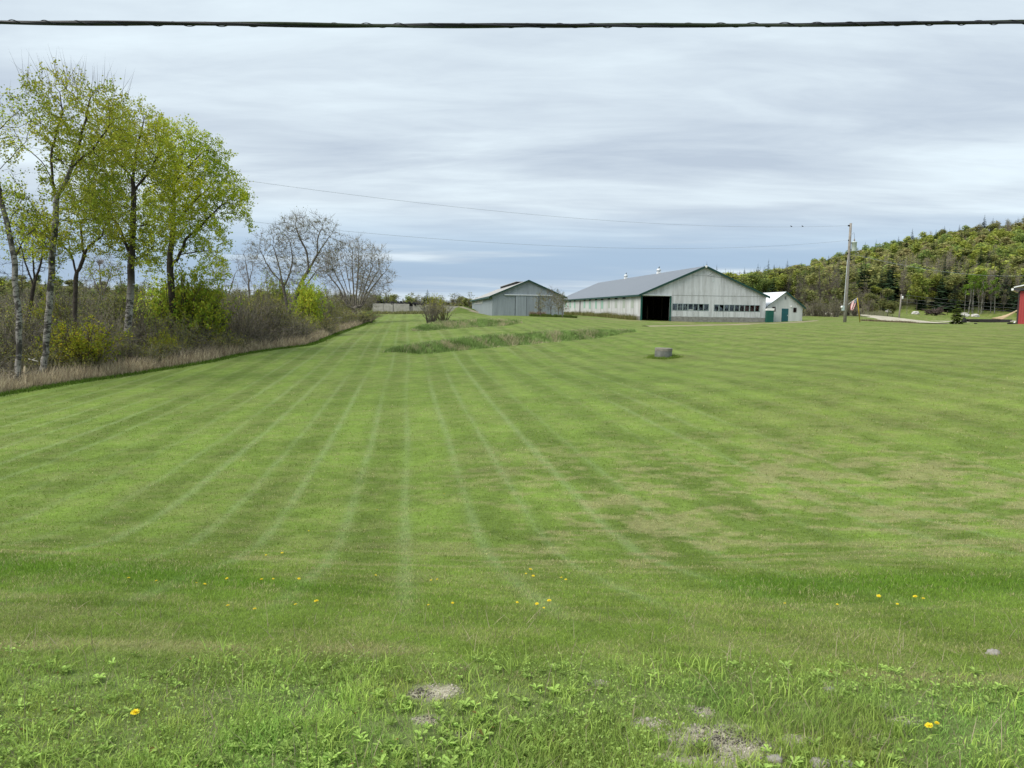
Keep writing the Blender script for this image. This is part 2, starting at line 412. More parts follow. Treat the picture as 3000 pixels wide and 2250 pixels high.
def barkcol(light, dark, r0=0.03, r1=0.10, seed=0, ring=0.0, dk=(0.02, 0.018, 0.016), z0=None, zband=None):
    """thin limbs dark, thick limbs light, with ragged dark bands as on birch and aspen bark"""
    light = np.array(light); dark = np.array(dark)
    def f(V, r):
        t = sstep(r0, r1, r)[:, None]
        if zband: t = t*(sstep(zband[0]-0.5, zband[0]+0.5, V[:, 2])*sstep(zband[1]+1.2, zband[1]-0.6, V[:, 2]))[:, None]
        c = dark+(light-dark)*t
        n = fbm(V[:, 2]*4.5+V[:, 0]*2, V[:, 0]*3+V[:, 1]*2, seed, 3)
        if ring:
            b = (sstep(0.50, 0.60, n)*ring)[:, None]*t; c = c*(1-b)+np.array(dk)*b
        if z0 is not None:
            m = sstep(z0[1], z0[0], V[:, 2]+1.6*(n-0.5))[:, None]; c = c*(1-m)+np.array(dk)*m*1.5
        return c*(0.8+0.4*n)[:, None]
    return f
def leafcol(C, base, rng, clump=0.9, var=0.22, hue=0.12, rep=4, seed=0):
    n = len(C); base = np.array(base); k = fbm(C[:, 0]*clump+C[:, 1]*0.4, C[:, 2]*clump, seed, 2)
    f = (0.68+0.64*k if var > 0.15 else 0.88+0.24*k)*rng.uniform(1-var, 1+var, n); c = base[None]*f[:, None]
    c[:, 0] *= 1+hue*rng.normal(size=n)+0.25*(k-0.5); return np.repeat(np.clip(c, 0.002, 1), rep, 0)
def tips_of(P, kids, cnt, lim=3): return np.where(cnt <= lim)[0]
def dup(o, loc, rz=0.0, sc=1.0, label=None, group=None, tilt=0.0):
    """a copy of a thing with copies of its parts and sub-parts"""
    r = o.copy(); COL.objects.link(r); r.location = loc; r.rotation_euler = (tilt, tilt*0.6, rz)
    r.scale = (sc, sc, sc) if not hasattr(sc, '__len__') else sc
    if label: r["label"] = label
    if group: r["group"] = group
    for ch in list(o.children):
        c = ch.copy(); COL.objects.link(c); c.parent = r
        for g in list(ch.children):
            d = g.copy(); COL.objects.link(d); d.parent = c
    return r
# ------------------------------------------------------------------ the ground: one sheet to the horizon
_edge_px = [(-900, 1330), (-400, 1235), (0, 1157), (230, 1120), (460, 1085), (600, 1062), (700, 1040), (820, 1022), (900, 1012), (935, 1000), (985, 978), (1045, 958), (1090, 942), (1105, 930)]
_edge = [hit(*p) for p in _edge_px]
EDGE_Y = np.array([p.y for p in _edge]); EDGE_X = np.array([p.x for p in _edge])
_o = np.argsort(EDGE_Y); EDGE_Y = EDGE_Y[_o]; EDGE_X = EDGE_X[_o]
def edge_x(y): return np.interp(y, EDGE_Y, EDGE_X)
def brush_mask(x, y):
    """1 in the scrub left of the lawn"""
    ex = edge_x(y)+0.5*(fbm(y*0.5, y*0+1, 31, 3)-0.5)
    return sstep(0.12, -0.12, x-ex)*sstep(EDGE_Y[-1]+14, EDGE_Y[-1]+2, y)
BARE = [(1290, 2026, 0.10, 0.075), (1225, 2033, 0.05, 0.04), (2085, 2160, 0.20, 0.10), (2150, 2190, 0.16, 0.08), (1905, 2120, 0.09, 0.05), (2060, 2085, 0.05, 0.05), (1385, 2155, 0.06, 0.04),
        (2640, 2110, 0.08, 0.04), (2010, 2235, 0.22, 0.06), (2330, 2170, 0.08, 0.04), (1250, 2110, 0.06, 0.03), (1740, 2000, 0.06, 0.03), (2590, 2070, 0.05, 0.03)]
BARE = [(*hit(a, b)[:2], rx, ry) for a, b, rx, ry in BARE]
def bare_mask(x, y):
    m = np.zeros(np.shape(x)); n = 1.7*(fbm(np.asarray(x)*9, np.asarray(y)*9, 41, 4)-0.5)
    for bx, by, rx, ry in BARE: m = np.maximum(m, sstep(1.25, 0.5, np.hypot((x-bx)/rx, (y-by)/ry)+n))
    return m
SA = R(-7.8)
def lawn_dry(x, y):
    """how much dead straw shows in the turf"""
    q = x/np.maximum(y, 1)
    d = sstep(0.42, 0.62, (0.30*fbm(x*0.5+1.1, y*0.42, 5, 3)+0.70*fbm(x*2.9+y*0.6, y*4.5, 55, 4)))*np.clip(0.30+0.95*sstep(-0.25, 0.25, q)*sstep(20, 12, y)*sstep(7, 9, y)+0.30*sstep(30, 75, y), 0, 1)
    d = np.maximum(d, 0.75*sstep(0.50, 0.68, fbm(x*1.1, y*5, 6, 4))*np.exp(-((y-8.6-0.1*x)/1.0)**2))
    d = np.maximum(d, 0.55*sstep(0.46, 0.64, fbm(x*1.3, y*4.5, 7, 4))*np.exp(-((y-5.3-0.05*x)/0.22)**2))
    return np.maximum(d, 0.80*sstep(0.36, 0.58, fbm(x*1.0, y*3.5, 37, 3))*np.exp(-((y-3.62-0.35*(fbm(x*0.5, y*0, 38, 2)-0.5))/0.13)**2))
def lawn_col(x, y):
    """albedo of the mown grass: mower stripes, dry straw, lush swale, seen as growth and lie of the blades"""
    u = x*math.cos(SA)-y*math.sin(SA); v = x*math.sin(SA)+y*math.cos(SA)
    u = u+0.09*(fbm(v*0.07, u*0.15, 11, 2)-0.5)*2
    wv = u/1.86; ph = wv-np.floor(wv); k = np.floor(wv)
    amp = 0.30+0.70*_h(k, k*0+7, 3); st = np.sin(2*math.pi*ph)*(0.5+0.5*amp)*1.25+0.2*np.sin(2*math.pi*u/5.3+1.0)
    fade = sstep(4.0, 6.0, y); st = st*fade*(0.75+0.5*fbm(u*0.22, v*0.06, 13, 3))
    seam = np.exp(-((ph-0.5-0.06*_h(k, k*0, 5))/0.045)**2)*(0.45+0.7*_h(k, k*0+1, 9))+np.exp(-(np.minimum(ph, 1-ph)/0.045)**2)*(0.45+0.7*_h(k, k*0+2, 8))
    seam = seam*fade*(0.45+0.8*sstep(0.30, 0.60, fbm(u*0.35, v*0.05, 17, 3)))*np.where(u > 5, np.maximum(0.5, 1-0.05*(u-5)), 1.0)
    cross = np.sin(v*2*math.pi/3.9+1.4*fbm(u*0.08, v*0.2, 19, 2))*sstep(0.3, 0.7, fbm(u*0.07, v*0.09, 23, 3))
    base = np.array([0.131, 0.193, 0.036]); n1 = fbm(x*0.35, y*0.35, 1, 4); n2 = fbm(x*1.9, y*1.2, 2, 4); n3 = fbm(x*0.06, y*0.05, 4, 3)
    c = base[None]*(0.86+0.26*n1+0.44*(n2-0.5)+0.30*(fbm(x*4.3, y*3.1, 33, 3)-0.5)*sstep(30, 12, y))[:, None]
    c = c*(1+0.11*st+0.06*cross*fade)[:, None]
    seamc = np.array([0.205, 0.275, 0.105]); c = c+(seamc-c)*(0.55*np.clip(seam*(0.35+1.1*fbm(x*3.5, y*1.1, 29, 3)), 0, 1))[:, None]
    # straw showing through, mostly on the right in front and along the swale lip
    q = x/np.maximum(y, 1)
    dry = lawn_dry(x, y)
    straw = np.array([0.285, 0.262, 0.125]); c = c+(straw-c)*(dry*0.55)[:, None]
    lush = np.exp(-((y-6.6)/1.0)**2)*sstep(0.42, 0.58, fbm(x*0.33, y*0.6, 9, 3)); lushc = np.array([0.080, 0.160, 0.018])
    c = c+(lushc-c)*(0.7*lush)[:, None]
    warm = sstep(0.05, 0.6, q)*sstep(10, 24, y)*(0.4+0.8*n3); c = c*(1+warm[:, None]*np.array([0.13, 0.0, 0.10]))
    cl = np.exp(-((v-17.5-0.35*np.sin(u*0.2))/0.35)**2)+0.7*np.exp(-((v-11.6-0.03*u)/0.22)**2); c = c*(1-(0.20*cl*sstep(0.35, 0.6, fbm(u*0.12, v*0+1, 27, 2)))[:, None])
    # browner turf on the well's mound
    m = np.exp(-(((x-9.3)/2.2)**2+((y-44.6)/2.0)**2)); c = c+(np.array([0.135, 0.135, 0.05])-c)*(0.5*m)[:, None]
    return c
def ground_col(x, y):
    c = lawn_col(x, y)*(1-0.09*sstep(18, 34, y))[:, None]; N = fbm(x*0.5, y*0.5, 51, 4)
    # unmown shoulder beside the road: dark soil below the weeds
    rough = sstep(3.7, 3.1, y+0.6*(fbm(x*0.9, y*0.9, 52, 3)-0.5)); soil = np.array([0.160, 0.205, 0.070]); c = c+(soil*(0.7+0.6*N)[:, None]-c)*rough[:, None]
    b = bare_mask(x, y); g = np.array([0.36, 0.33, 0.25]); c = c+(g*(0.55+0.9*fbm(x*40, y*40, 53, 2))[:, None]-c)*(b*0.9)[:, None]
    m = brush_mask(x, y); br = np.array([0.085, 0.075, 0.038]); c = c+(br*(0.6+0.8*N)[:, None]-c)*m[:, None]
    # barn yard: thin dry grass
    yard = sstep(92, 98, y)*sstep(118, 110, y)*sstep(4, 12, x)*sstep(44, 38, x); yc = np.array([0.20, 0.20, 0.085])
    c = c+(yc*(0.6+0.8*N)[:, None]-c)*(yard*0.7*sstep(0.35, 0.6, fbm(x*0.3, y*0.12, 54, 3)))[:, None]
    # the far field stays green, the woods floor is leaf litter
    up = x/np.maximum(y, 2)*FPX+1500
    wood = np.maximum(sstep(262, 280, y), sstep(128, 140, y)*sstep(2640, 2560, up)*sstep(2200, 2300, up)); wd = np.array([0.095, 0.095, 0.045])
    c = c+(wd*(0.6+0.8*N)[:, None]-c)*wood[:, None]
    return np.clip(c, 0.004, 1)
def ground_shader(t, out):
    p = objc(t); c = attr(t)
    n1 = t.noise(t.mapping(p, (1, 1, 0.3)), 9.0, 6, 0.7); n2 = t.noise(t.mapping(p, (1, 0.45, 0.3)), 46.0, 5, 0.75); n3 = t.noise(p, 1.9, 4, 0.6)
    f = t.math('MULTIPLY', t.maprange(n1, 0.3, 0.7, 0.80, 1.20, False), t.math('MULTIPLY', t.maprange(n2, 0.3, 0.7, 0.72, 1.30, False), t.maprange(n3, 0.3, 0.7, 0.90, 1.10, False)))
    c = t.mix(1.0, c, f, 'MULTIPLY')
    pbr(t, out, c, 0.9, 0, bump(t, t.math('ADD', n2, n1), 0.55, 0.03), 0.1)
GROUND = mat("turf", ground_shader)
def build_ground():
    Yr = np.concatenate([np.linspace(-4, 2.0, 10), np.geomspace(2.1, 140, 620)[0:], np.geomspace(143, 900, 110), np.geomspace(950, 5000, 14)])
    U = np.concatenate([np.linspace(-1.6, -0.72, 60)[:-1], np.linspace(-0.72, 0.72, 660), np.linspace(0.72, 1.6, 60)[1:]])
    YY, UU = np.meshgrid(Yr, U, indexing='ij'); XX = UU*(np.maximum(YY, -4)+4.5)
    ZZ = hgt(XX, YY); V = np.stack([XX, YY, ZZ], 2).reshape(-1, 3)
    a, b = YY.shape; i = np.arange(a-1)[:, None]*b+np.arange(b-1)[None]
    L = np.stack([i, i+1, i+b+1, i+b], 2).reshape(-1)
    c = ground_col(V[:, 0], V[:, 1])
    o = mesh_np("ground", V, L, np.full(len(L)//4, 4), GROUND, None, c, smooth=True); tag(o, kind="structure")
build_ground()

# draped tracks: the farm path before the barn, the gravel road beyond the crest, the ramp beside the silage wall
def gravel(name, a, b, sc):
    def fn(t, out):
        p = objc(t); n = t.noise(p, sc, 6, 0.7); n2 = t.noise(p, sc*0.12, 4, 0.6)
        c = t.mix(n, a, b); c = t.mix(t.maprange(n2, 0.4, 0.65, 0, 0.55), c, (0.15, 0.15, 0.06))
        pbr(t, out, c, 0.95, 0, bump(t, n, 0.5, 0.03), 0.1)
    return mat(name, fn)
GRAVEL = gravel("gravel", (0.42, 0.38, 0.30), (0.58, 0.53, 0.44), 7.0); TRACK = gravel("dirt_track", (0.24, 0.21, 0.13), (0.36, 0.31, 0.21), 3.0)
def drape(name, pts, wl, m, lift=0.05, n=60, across=6, thick=None):
    pts = [Vector(p) for p in pts]; acc = [0]
    for a, b in zip(pts[:-1], pts[1:]): acc.append(acc[-1]+(b-a).length)
    s = np.linspace(0, acc[-1], n); X = np.interp(s, acc, [p.x for p in pts]); Y = np.interp(s, acc, [p.y for p in pts]); Wd = np.interp(s, acc, wl)
    dx = np.gradient(X); dy = np.gradient(Y); l = np.hypot(dx, dy); nx, ny = -dy/l, dx/l
    k = np.linspace(-0.5, 0.5, across); wob = 0.8+0.4*fbm(s*0.4, s*0, 77, 2)
    GX = X[:, None]+nx[:, None]*k*(Wd*wob)[:, None]; GY = Y[:, None]+ny[:, None]*k*(Wd*wob)[:, None]
    GZ = hgt(GX, GY)+lift*(1-(2*np.abs(k))**4)[None]
    i = np.arange(n-1)[:, None]*across+np.arange(across-1)[None]
    L = np.stack([i, i+across, i+across+1, i+1], 2).reshape(-1)
    return tag(mesh_np(name, np.stack([GX, GY, GZ], 2).reshape(-1, 3), L, np.full(len(L)//4, 4), m, smooth=True), kind="structure")
drape("path", [at(1890, 965, 84), at(2000, 963, 87), at(2120, 957, 92), at(2240, 951, 99), at(2330, 947, 106), at(2390, 945, 112)], [1.2, 3.0, 4.5, 5.0, 3.8, 1.0], TRACK, 0.06)
drape("road", [Vector((at(px, 900, Y).x, Y, 0)) for px, Y in ((2410, 205), (2450, 188), (2500, 170), (2560, 150), (2610, 137), (2650, 125), (2700, 111), (2750, 99))], [6, 6, 6, 7, 8, 9, 10, 9], GRAVEL, 0.10, 90, 8)
drape("gravel_road", [Vector((at(px, 900, Y).x, Y, 0)) for px, Y in ((2640, 168), (2700, 186), (2800, 197), (2900, 202), (3000, 204), (3400, 206))], [5, 9, 12, 13, 13, 13], GRAVEL, 0.08, 60, 8)
# ------------------------------------------------------------------ buildings
def siding(name, col, dark, pitch=0.9, streak=0.5, patch=None, bump_s=0.5, rust=0.0):
    """vertical metal or board siding: sheets of slightly different tone, run-down streaks, ribs"""
    def fn(t, out):
        p = objc(t); s = t.node('ShaderNodeSeparateXYZ'); t.l.new(p, s.inputs[0])
        h = t.math('ADD', s.outputs[0], t.math('MULTIPLY', s.outputs[1], 1.0))
        sh = t.node('ShaderNodeTexWhiteNoise', noise_dimensions='1D'); t.put(sh.inputs['W'], t.math('FLOOR', t.math('DIVIDE', h, pitch)))
        v = t.node('ShaderNodeCombineXYZ'); t.put(v.inputs[0], t.math('MULTIPLY', h, 2.2)); t.put(v.inputs[2], t.math('MULTIPLY', s.outputs[2], 0.22))
        n = t.noise(v.outputs[0], 1.0, 6, 0.65); n2 = t.noise(p, 0.9, 4, 0.6)
        f = t.math('ADD', t.math('MULTIPLY', t.maprange(n, 0.35, 0.68, 0, 1), streak), t.math('MULTIPLY', t.math('SUBTRACT', sh.outputs[0], 0.5), 0.45))
        f = t.math('ADD', f, t.math('MULTIPLY', t.math('SUBTRACT', n2, 0.5), 0.5), True)
        c = t.mix(f, col, dark)
        rib = t.math('SINE', t.math('MULTIPLY', h, 2*math.pi/0.22))
        pbr(t, out, c, 0.62, 0.0, bump(t, rib, bump_s, 0.012), 0.35)
    return mat(name, fn)
SID_GREY = siding("weathered_grey_siding", (0.575, 0.59, 0.61), (0.37, 0.375, 0.38), 0.9, 0.75)
SID_SIDE = siding("streaked_side_siding", (0.58, 0.59, 0.60), (0.33, 0.325, 0.31), 1.35, 0.7)
SID_BLUE = siding("blue_grey_siding", (0.255, 0.290, 0.315), (0.175, 0.20, 0.22), 0.8, 0.6)
SID_SMALL = siding("pale_grey_siding", (0.52, 0.545, 0.53), (0.36, 0.375, 0.365), 0.8, 0.55)
SID_RED = siding("red_metal_siding", (0.34, 0.045, 0.045), (0.26, 0.035, 0.037), 0.9, 0.25, bump_s=0.8)
def roofing(name, col, dark, metal=0.25, rough=0.5):
    def fn(t, out):
        p = objc(t); s = t.node('ShaderNodeSeparateXYZ'); t.l.new(p, s.inputs[0])
        sh = t.node('ShaderNodeTexWhiteNoise', noise_dimensions='1D'); t.put(sh.inputs['W'], t.math('FLOOR', t.math('DIVIDE', s.outputs[1], 0.9)))
        n = t.noise(t.mapping(p, (0.3, 2.5, 0.3)), 1.0, 5, 0.6)
        f = t.math('ADD', t.math('MULTIPLY', n, 0.75), t.math('MULTIPLY', t.math('SUBTRACT', sh.outputs[0], 0.5), 0.35), True)
        rib = t.math('SINE', t.math('MULTIPLY', s.outputs[1], 2*math.pi/0.3))
        pbr(t, out, t.mix(f, col, dark), rough, metal, bump(t, rib, 0.4, 0.012), 0.4)
    return mat(name, fn)
ROOF_BLUE = roofing("blue_grey_roof", (0.185, 0.205, 0.235), (0.135, 0.15, 0.175), 0.1)
ROOF_WARM = roofing("pale_weathered_roof", (0.42, 0.40, 0.37), (0.27, 0.25, 0.23), 0.1)
ROOF_WHITE = roofing("white_metal_roof", (0.78, 0.80, 0.82), (0.62, 0.64, 0.66), 0.0)
TRIM = plain("dark_green_trim", (0.012, 0.050, 0.040), 0.5); GREEN_DOOR = plain("green_door_paint", (0.010, 0.085, 0.062), 0.5, 0, 0.2, 2.0)
BLUE_DOOR = plain("blue_green_door_paint", (0.015, 0.085, 0.098), 0.55, 0, 0.2, 2.0)
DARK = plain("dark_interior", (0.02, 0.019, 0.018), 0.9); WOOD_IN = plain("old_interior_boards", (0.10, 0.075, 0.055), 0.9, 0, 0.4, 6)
CONC = plain("weathered_concrete", (0.36, 0.345, 0.31), 0.9, 0, 0.35, 1.6, bstr=0.3); CONC_D = plain("stained_concrete", (0.22, 0.215, 0.20), 0.9, 0, 0.4, 2.5, bstr=0.3)
WHITE = plain("white_paint", (0.80, 0.80, 0.78), 0.5, 0, 0.06); GALV = plain("galvanised_track", (0.60, 0.63, 0.64), 0.4, 0.3, 0.12)
GREENPANEL = plain("green_fibreglass", (0.27, 0.44, 0.36), 0.6, 0, 0.15, 1.2); GREYPANEL = plain("faded_fibreglass", (0.36, 0.40, 0.35), 0.6, 0, 0.15, 1.2)
BLACK = plain("black_rubber", (0.012, 0.012, 0.013), 0.75); SLOT = plain("dark_slot", (0.010, 0.012, 0.012), 0.9)
MULL = plain("window_mullion", (0.22, 0.27, 0.27), 0.6)
def glass_fn(t, out):
    b = t.node('ShaderNodeBsdfGlossy'); b.inputs[0].default_value = (0.55, 0.62, 0.66, 1); b.inputs[1].default_value = 0.12
    tr = t.node('ShaderNodeBsdfTransparent'); tr.inputs[0].default_value = (0.45, 0.48, 0.47, 1)
    f = t.maprange(t.noise(objc(t), 1.3, 3, 0.6), 0.35, 0.7, 0.04, 0.22); m = t.node('ShaderNodeMixShader')
    t.put(m.inputs[0], f); t.l.new(tr.outputs[0], m.inputs[1]); t.l.new(b.outputs[0], m.inputs[2]); t.l.new(m.outputs[0], out.inputs[0])
GLASS = mat("dusty_glass", glass_fn)
AX = R(6.0)                                            # the farm buildings share one axis
def gable_wall(mb, w, zb, ze, za, y0, y1, holes, m=0):
    """gable wall of width w (0..w) as strips around rectangular holes (x0,x1,z0,z1)"""
    roof = lambda x: ze+(za-ze)*(1-abs(x-w/2)/(w/2))
    xs = sorted({0, w, w/2}|{h[0] for h in holes}|{h[1] for h in holes})
    for a, b in zip(xs[:-1], xs[1:]):
        mid = (a+b)/2; hs = sorted([h for h in holes if h[0] < mid < h[1]], key=lambda h: h[2]); z = zb
        for h in hs:
            if h[2] > z: mb.box((a, y0, z), (b, y1, h[2]), m)
            z = h[3]
        mb.prism([(a, z), (b, z), (b, roof(b)), (a, roof(a))], 1, y0, y1, m)
def gable_roof(mb, w, ze, za, y0, y1, over=0.35, th=0.10, m=0):
    s = (za-ze)/(w/2)
    for sg in (-1, 1):
        e = w/2+over; c = w/2
        mb.prism([(c, za+0.02), (c+sg*e, za+0.02-s*e), (c+sg*e, za+0.02-s*e+th), (c, za+0.02+th)], 1, y0, y1, m)
def fascia(mb, w, ze, za, y, over=0.35, h=0.26, m=0, d=0.08):
    s = (za-ze)/(w/2)
    for sg in (-1, 1):
        e = w/2+over; c = w/2
        mb.prism([(c, za+0.16), (c+sg*e, za+0.16-s*e), (c+sg*e, za+0.16-s*e-h), (c, za+0.16-h)], 1, y-d, y, m)

# --- the long dairy barn
A0 = at(1877, 913, 110); A0.z = 0
bw, bl = 18.5, 71.0; zf, zs, ze, za = -0.5, 1.02, 4.15, 8.2
barn = empty("barn", A0, AX, label="long grey gabled barn with an open dark doorway and two strips of windows", cat="barn")
px2x = lambda px: (px-1877)/366*bw
D0, D1 = px2x(1880.5), px2x(1960.5)
doorway = (D0, D1, zf, 3.92)
g1 = (px2x(1968), px2x(2075), 1.92, 2.92); g2 = (px2x(2090), px2x(2226), 1.88, 2.86)
mb = MB(); gable_wall(mb, bw, zs, ze, za, 0, 0.16, [(D0, D1, zs, 3.92), g1, g2]); mb.build("gable_wall", SID_GREY, barn)
mb = MB(); mb.box((0, 0.16, zs), (0.14, bl, ze)); mb.build("side_wall", SID_SIDE, barn)
mb = MB(); mb.box((bw-0.14, 0.16, zs), (bw, bl, ze)); gable_wall(mb, bw, zs, ze, za, bl, bl+0.15, []); mb.build("rear_wall", SID_GREY, barn)
mb = MB(); mb.box((D1, -0.03, zf), (bw, 0.2, zs-0.004)); mb.box((-0.02, 0.2, zf), (0.2, bl, zs-0.004)); mb.box((bw-0.2, 0.2, zf), (bw+0.02, bl, zs-0.004)); mb.box((-0.02, -0.03, zf), (D0, 0.2, zs-0.004))
mb.build("foundation", CONC_D, barn)
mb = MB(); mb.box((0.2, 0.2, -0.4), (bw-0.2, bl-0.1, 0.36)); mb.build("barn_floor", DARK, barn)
for x in (5.6, 9.2, 13.0):
    for y in np.arange(4, 29, 4.5): MB().box((x, y, 0.36), (x+0.14, y+0.14, 6.0)).build("interior_post", WOOD_IN, barn)
MB().box((0.2, 30, 0.36), (bw-0.2, 30.1, 4.0)).build("partition", WOOD_IN, barn)
for i in range(9): MB().box((2.6+i*0.16, 6+0.5*i, 0.37), (2.72+i*0.16, 6.06+0.5*i, 2.0+0.2*((i*7) % 4))).build("stall_board", WOOD_IN, barn)
mb = MB(); gable_roof(mb, bw, ze, za, -0.32, bl+0.4, 0.45); mb.build("roof", ROOF_BLUE, barn)
mb = MB(); fascia(mb, bw, ze, za, -0.325, 0.46, 0.30); mb.box((-0.48, -0.3, ze-0.32), (-0.40, bl+0.3, ze-0.06)); mb.build("fascia", TRIM, barn)
mb = MB(); mb.lathe([(0.02, 0), (0.17, 0.01), (0.17, 0.05), (0.02, 0.06)], (0, 0, 0), 14)
o = mb.build("ridge_disc", WHITE, barn); o.location = (bw/2, -0.41, za+0.02); o.rotation_euler = (R(90), 0, 0)
JAMB = plain("green_jamb", (0.010, 0.075, 0.058), 0.5)
MB().box((D0-0.22, -0.12, zf), (D0, 0.10, 4.02)).build("door_jamb", JAMB, barn); MB().box((D1, -0.12, zf), (D1+0.18, 0.10, 3.95)).build("door_jamb", JAMB, barn)
mb = MB(); mb.prism([(D0-0.2, 4.03), (D1+0.15, 3.955), (D1+0.15, 4.05), (D0-0.2, 4.2)], 1, -0.16, -0.004); mb.build("door_track", GALV, barn)
rng = random.Random(5)
def window_strip(x0, x1, z0, z1, n, broken):
    pw = (x1-x0)/n; out = []
    for i in range(n):
        a, b = x0+i*pw, x0+(i+1)*pw; f = 0.07
        mb = MB(); mb.box((a, -0.03, z0), (a+f, 0.15, z1)); mb.box((b-f, -0.03, z0), (b, 0.15, z1)); mb.box((a+f, -0.03, z0), (b-f, 0.15, z0+f)); mb.box((a+f, -0.03, z1-f), (b-f, 0.15, z1))
        if broken.get(i) == 'grid': mb.box((a+pw/2-0.02, 0.0, z0+f), (a+pw/2+0.02, 0.05, z1-f)); mb.box((a+f, 0.0, (z0+z1)/2-0.02), (b-f, 0.05, (z0+z1)/2+0.02))
        w_ = mb.build("window", MULL, barn); k = broken.get(i)
        mb = MB(); A, B, lo, hi = a+f, b-f, z0+f, z1-f
        if k == 'shard': mb.prism([(A, lo), (B, lo), (B, lo+0.2), (A, hi-0.15)], 1, 0.06, 0.068)
        elif k == 'half': mb.prism([(A, lo), (A+0.3, lo), (B, hi), (A, hi)], 1, 0.06, 0.068)
        else: mb.box((A, 0.06, lo), (B, 0.068, hi))
        mb.build("pane", GLASS, w_)
        if k in ('brace', 'shard') and i in (0, 6): 
            mb = MB(); mb.prism([(A, hi-0.35), (A+0.1, hi-0.28), (B, lo+0.08), (B-0.1, lo)], 1, 0.085, 0.11); mb.build("brace_board", plain("grey_brace_board", (0.35, 0.34, 0.32)), w_)
        if k == 'prop': mb = MB(); mb.box((A+0.25, 0.09, lo), (A+0.36, 0.12, lo+0.5)); mb.build("propped_board", WHITE, w_)
        if k == 'sill': mb = MB(); mb.box((A, -0.03, lo-0.01), (B, 0.05, lo+0.07)); mb.build("white_ledge", WHITE, w_)
window_strip(*g1[:2], g1[2], g1[3], 7, {0: 'brace', 1: 'grid', 2: 'grid', 3: 'sill', 4: 'half', 5: 'shard', 6: 'brace'})
window_strip(*g2[:2], g2[2], g2[3], 9, {0: 'half', 1: 'shard', 5: 'prop', 7: 'prop', 8: 'half'})
# seam, a patch below the windows, the small plate in the gable
mb = MB(); mb.box((D1+0.3, -0.022, 4.06), (bw-0.05, -0.003, 4.12)).build("siding_seam", plain("grey_seam_strip", (0.30, 0.31, 0.30)), barn); MB().box((bw*0.40, -0.02, 6.92), (bw*0.60, -0.003, 6.96)).build("siding_seam", MATS["grey_seam_strip"], barn)
SHEET = siding("lower_sheet", (0.60, 0.615, 0.63), (0.38, 0.39, 0.39), 0.72, 0.8)
for a, b, n in ((g1[0]-0.1, g1[1]+0.1, 7), (g2[0]-0.1, g2[1]+0.1, 9)):
    for i in range(n):
        q = (b-a)/n; MB().box((a+i*q+0.03, -0.028, zs+0.02+0.05*rng.random()), (a+(i+1)*q-0.03, -0.004, 1.80+0.04*rng.random())).build("lower_panel", SHEET, barn)
mb = MB(); mb.box((bw*0.56, -0.03, 6.1), (bw*0.575, -0.004, 6.4)); mb.build("gable_plate", GALV, barn)
# vent slots and fibreglass sheets down the long side
for i, px in enumerate((1657, 1669, 1682, 1711, 1727, 1745, 1763, 1783, 1804, 1827)):
    Yd = 110*615/(px-1262); y = (Yd-110)/math.cos(AX)
    mb = MB(); mb.box((-0.035, y-0.9, 3.62), (-0.003, y+0.9, 3.92)); mb.build("vent_slot", SLOT, barn)
for px, g, z0 in ((1657, 1, 2.4), (1669, 1, 2.2), (1682, 1, 2.2), (1711, 1, 2.2), (1727, 1, 2.1), (1745, 1, 2.1), (1763, 1, 2.1), (1783, 0, 2.2), (1804, 0, 2.2), (1827, 0, 2.2), (1852, 0, 2.2)):
    Yd = 110*615/(px-1262); y = (Yd-110)/math.cos(AX)
    mb = MB(); mb.box((-0.022, y-0.75, z0), (-0.003, y+0.75, 3.55)); mb.build("translucent_panel", GREENPANEL if g else GREYPANEL, barn)
y = (110*615/(1697.5-1262)-110); mb = MB(); mb.box((-0.04, y-0.35, zs), (-0.003, y+0.35, 3.7)); mb.build("side_door_gap", SLOT, barn)
for px in (1930, 1833):
    Yd = 110*(2068-1262)/(px-1262); y = (Yd-110)/math.cos(AX)
    b_ = MB().box((bw/2-0.28, y-0.28, za-0.1), (bw/2+0.28, y+0.28, za+0.34)).build("roof_vent", WHITE, barn)
    MB().lathe([(0.2, 0.34), (0.2, 0.40), (0.34, 0.48), (0.40, 0.60), (0.37, 0.76), (0.26, 0.88), (0.12, 0.94)], (bw/2, y, za), 18).build("vent_dome", GALV, b_, True)
    MB().prism([(bw/2-0.1, za+0.92), (bw/2+0.12, za+0.92), (bw/2+0.17, za+1.3), (bw/2+0.03, za+1.2)], 1, y-0.06, y+0.06).build("vent_fin", plain("dark_vent_fin", (0.12, 0.13, 0.14)), b_)

# --- blue-grey barn with sliding doors on the left
B0 = at(1442, 905, 115); B0.z = 0; w2, l2 = 10.8, 58.0; b0, be, ba = 0.55, 3.72, 6.02
shed = empty("sliding_door_barn", B0, AX, label="blue-grey barn with a wide sliding door and a pale roof", cat="barn")
mb = MB(); gable_wall(mb, w2, b0, be, ba, 0, 0.15, []); mb.build("gable_wall", SID_BLUE, shed)
mb = MB(); mb.box((0, 0.15, b0), (0.15, l2, be-0.03)); mb.build("side_wall", SID_BLUE, shed)
mb = MB(); mb.box((w2-0.15, 0.15, b0), (w2, l2, be-0.03)); gable_wall(mb, w2, b0, be, ba, l2, l2+0.15, []); mb.build("rear_wall", SID_BLUE, shed)
mb = MB(); gable_roof(mb, w2, be, ba, -0.28, l2+0.3, 0.45); mb.build("roof", ROOF_WARM, shed)
mb = MB(); fascia(mb, w2, be, ba, -0.285, 0.46, 0.2); mb.box((-0.52, -0.25, be-0.36), (-0.42, l2+0.3, be-0.06)); mb.build("fascia", TRIM, shed)
mb = MB(); mb.box((w2/2-0.5, 12, ba-0.1), (w2/2+0.5, 42, ba+0.26)); mb.build("ridge_monitor", SLOT, shed)
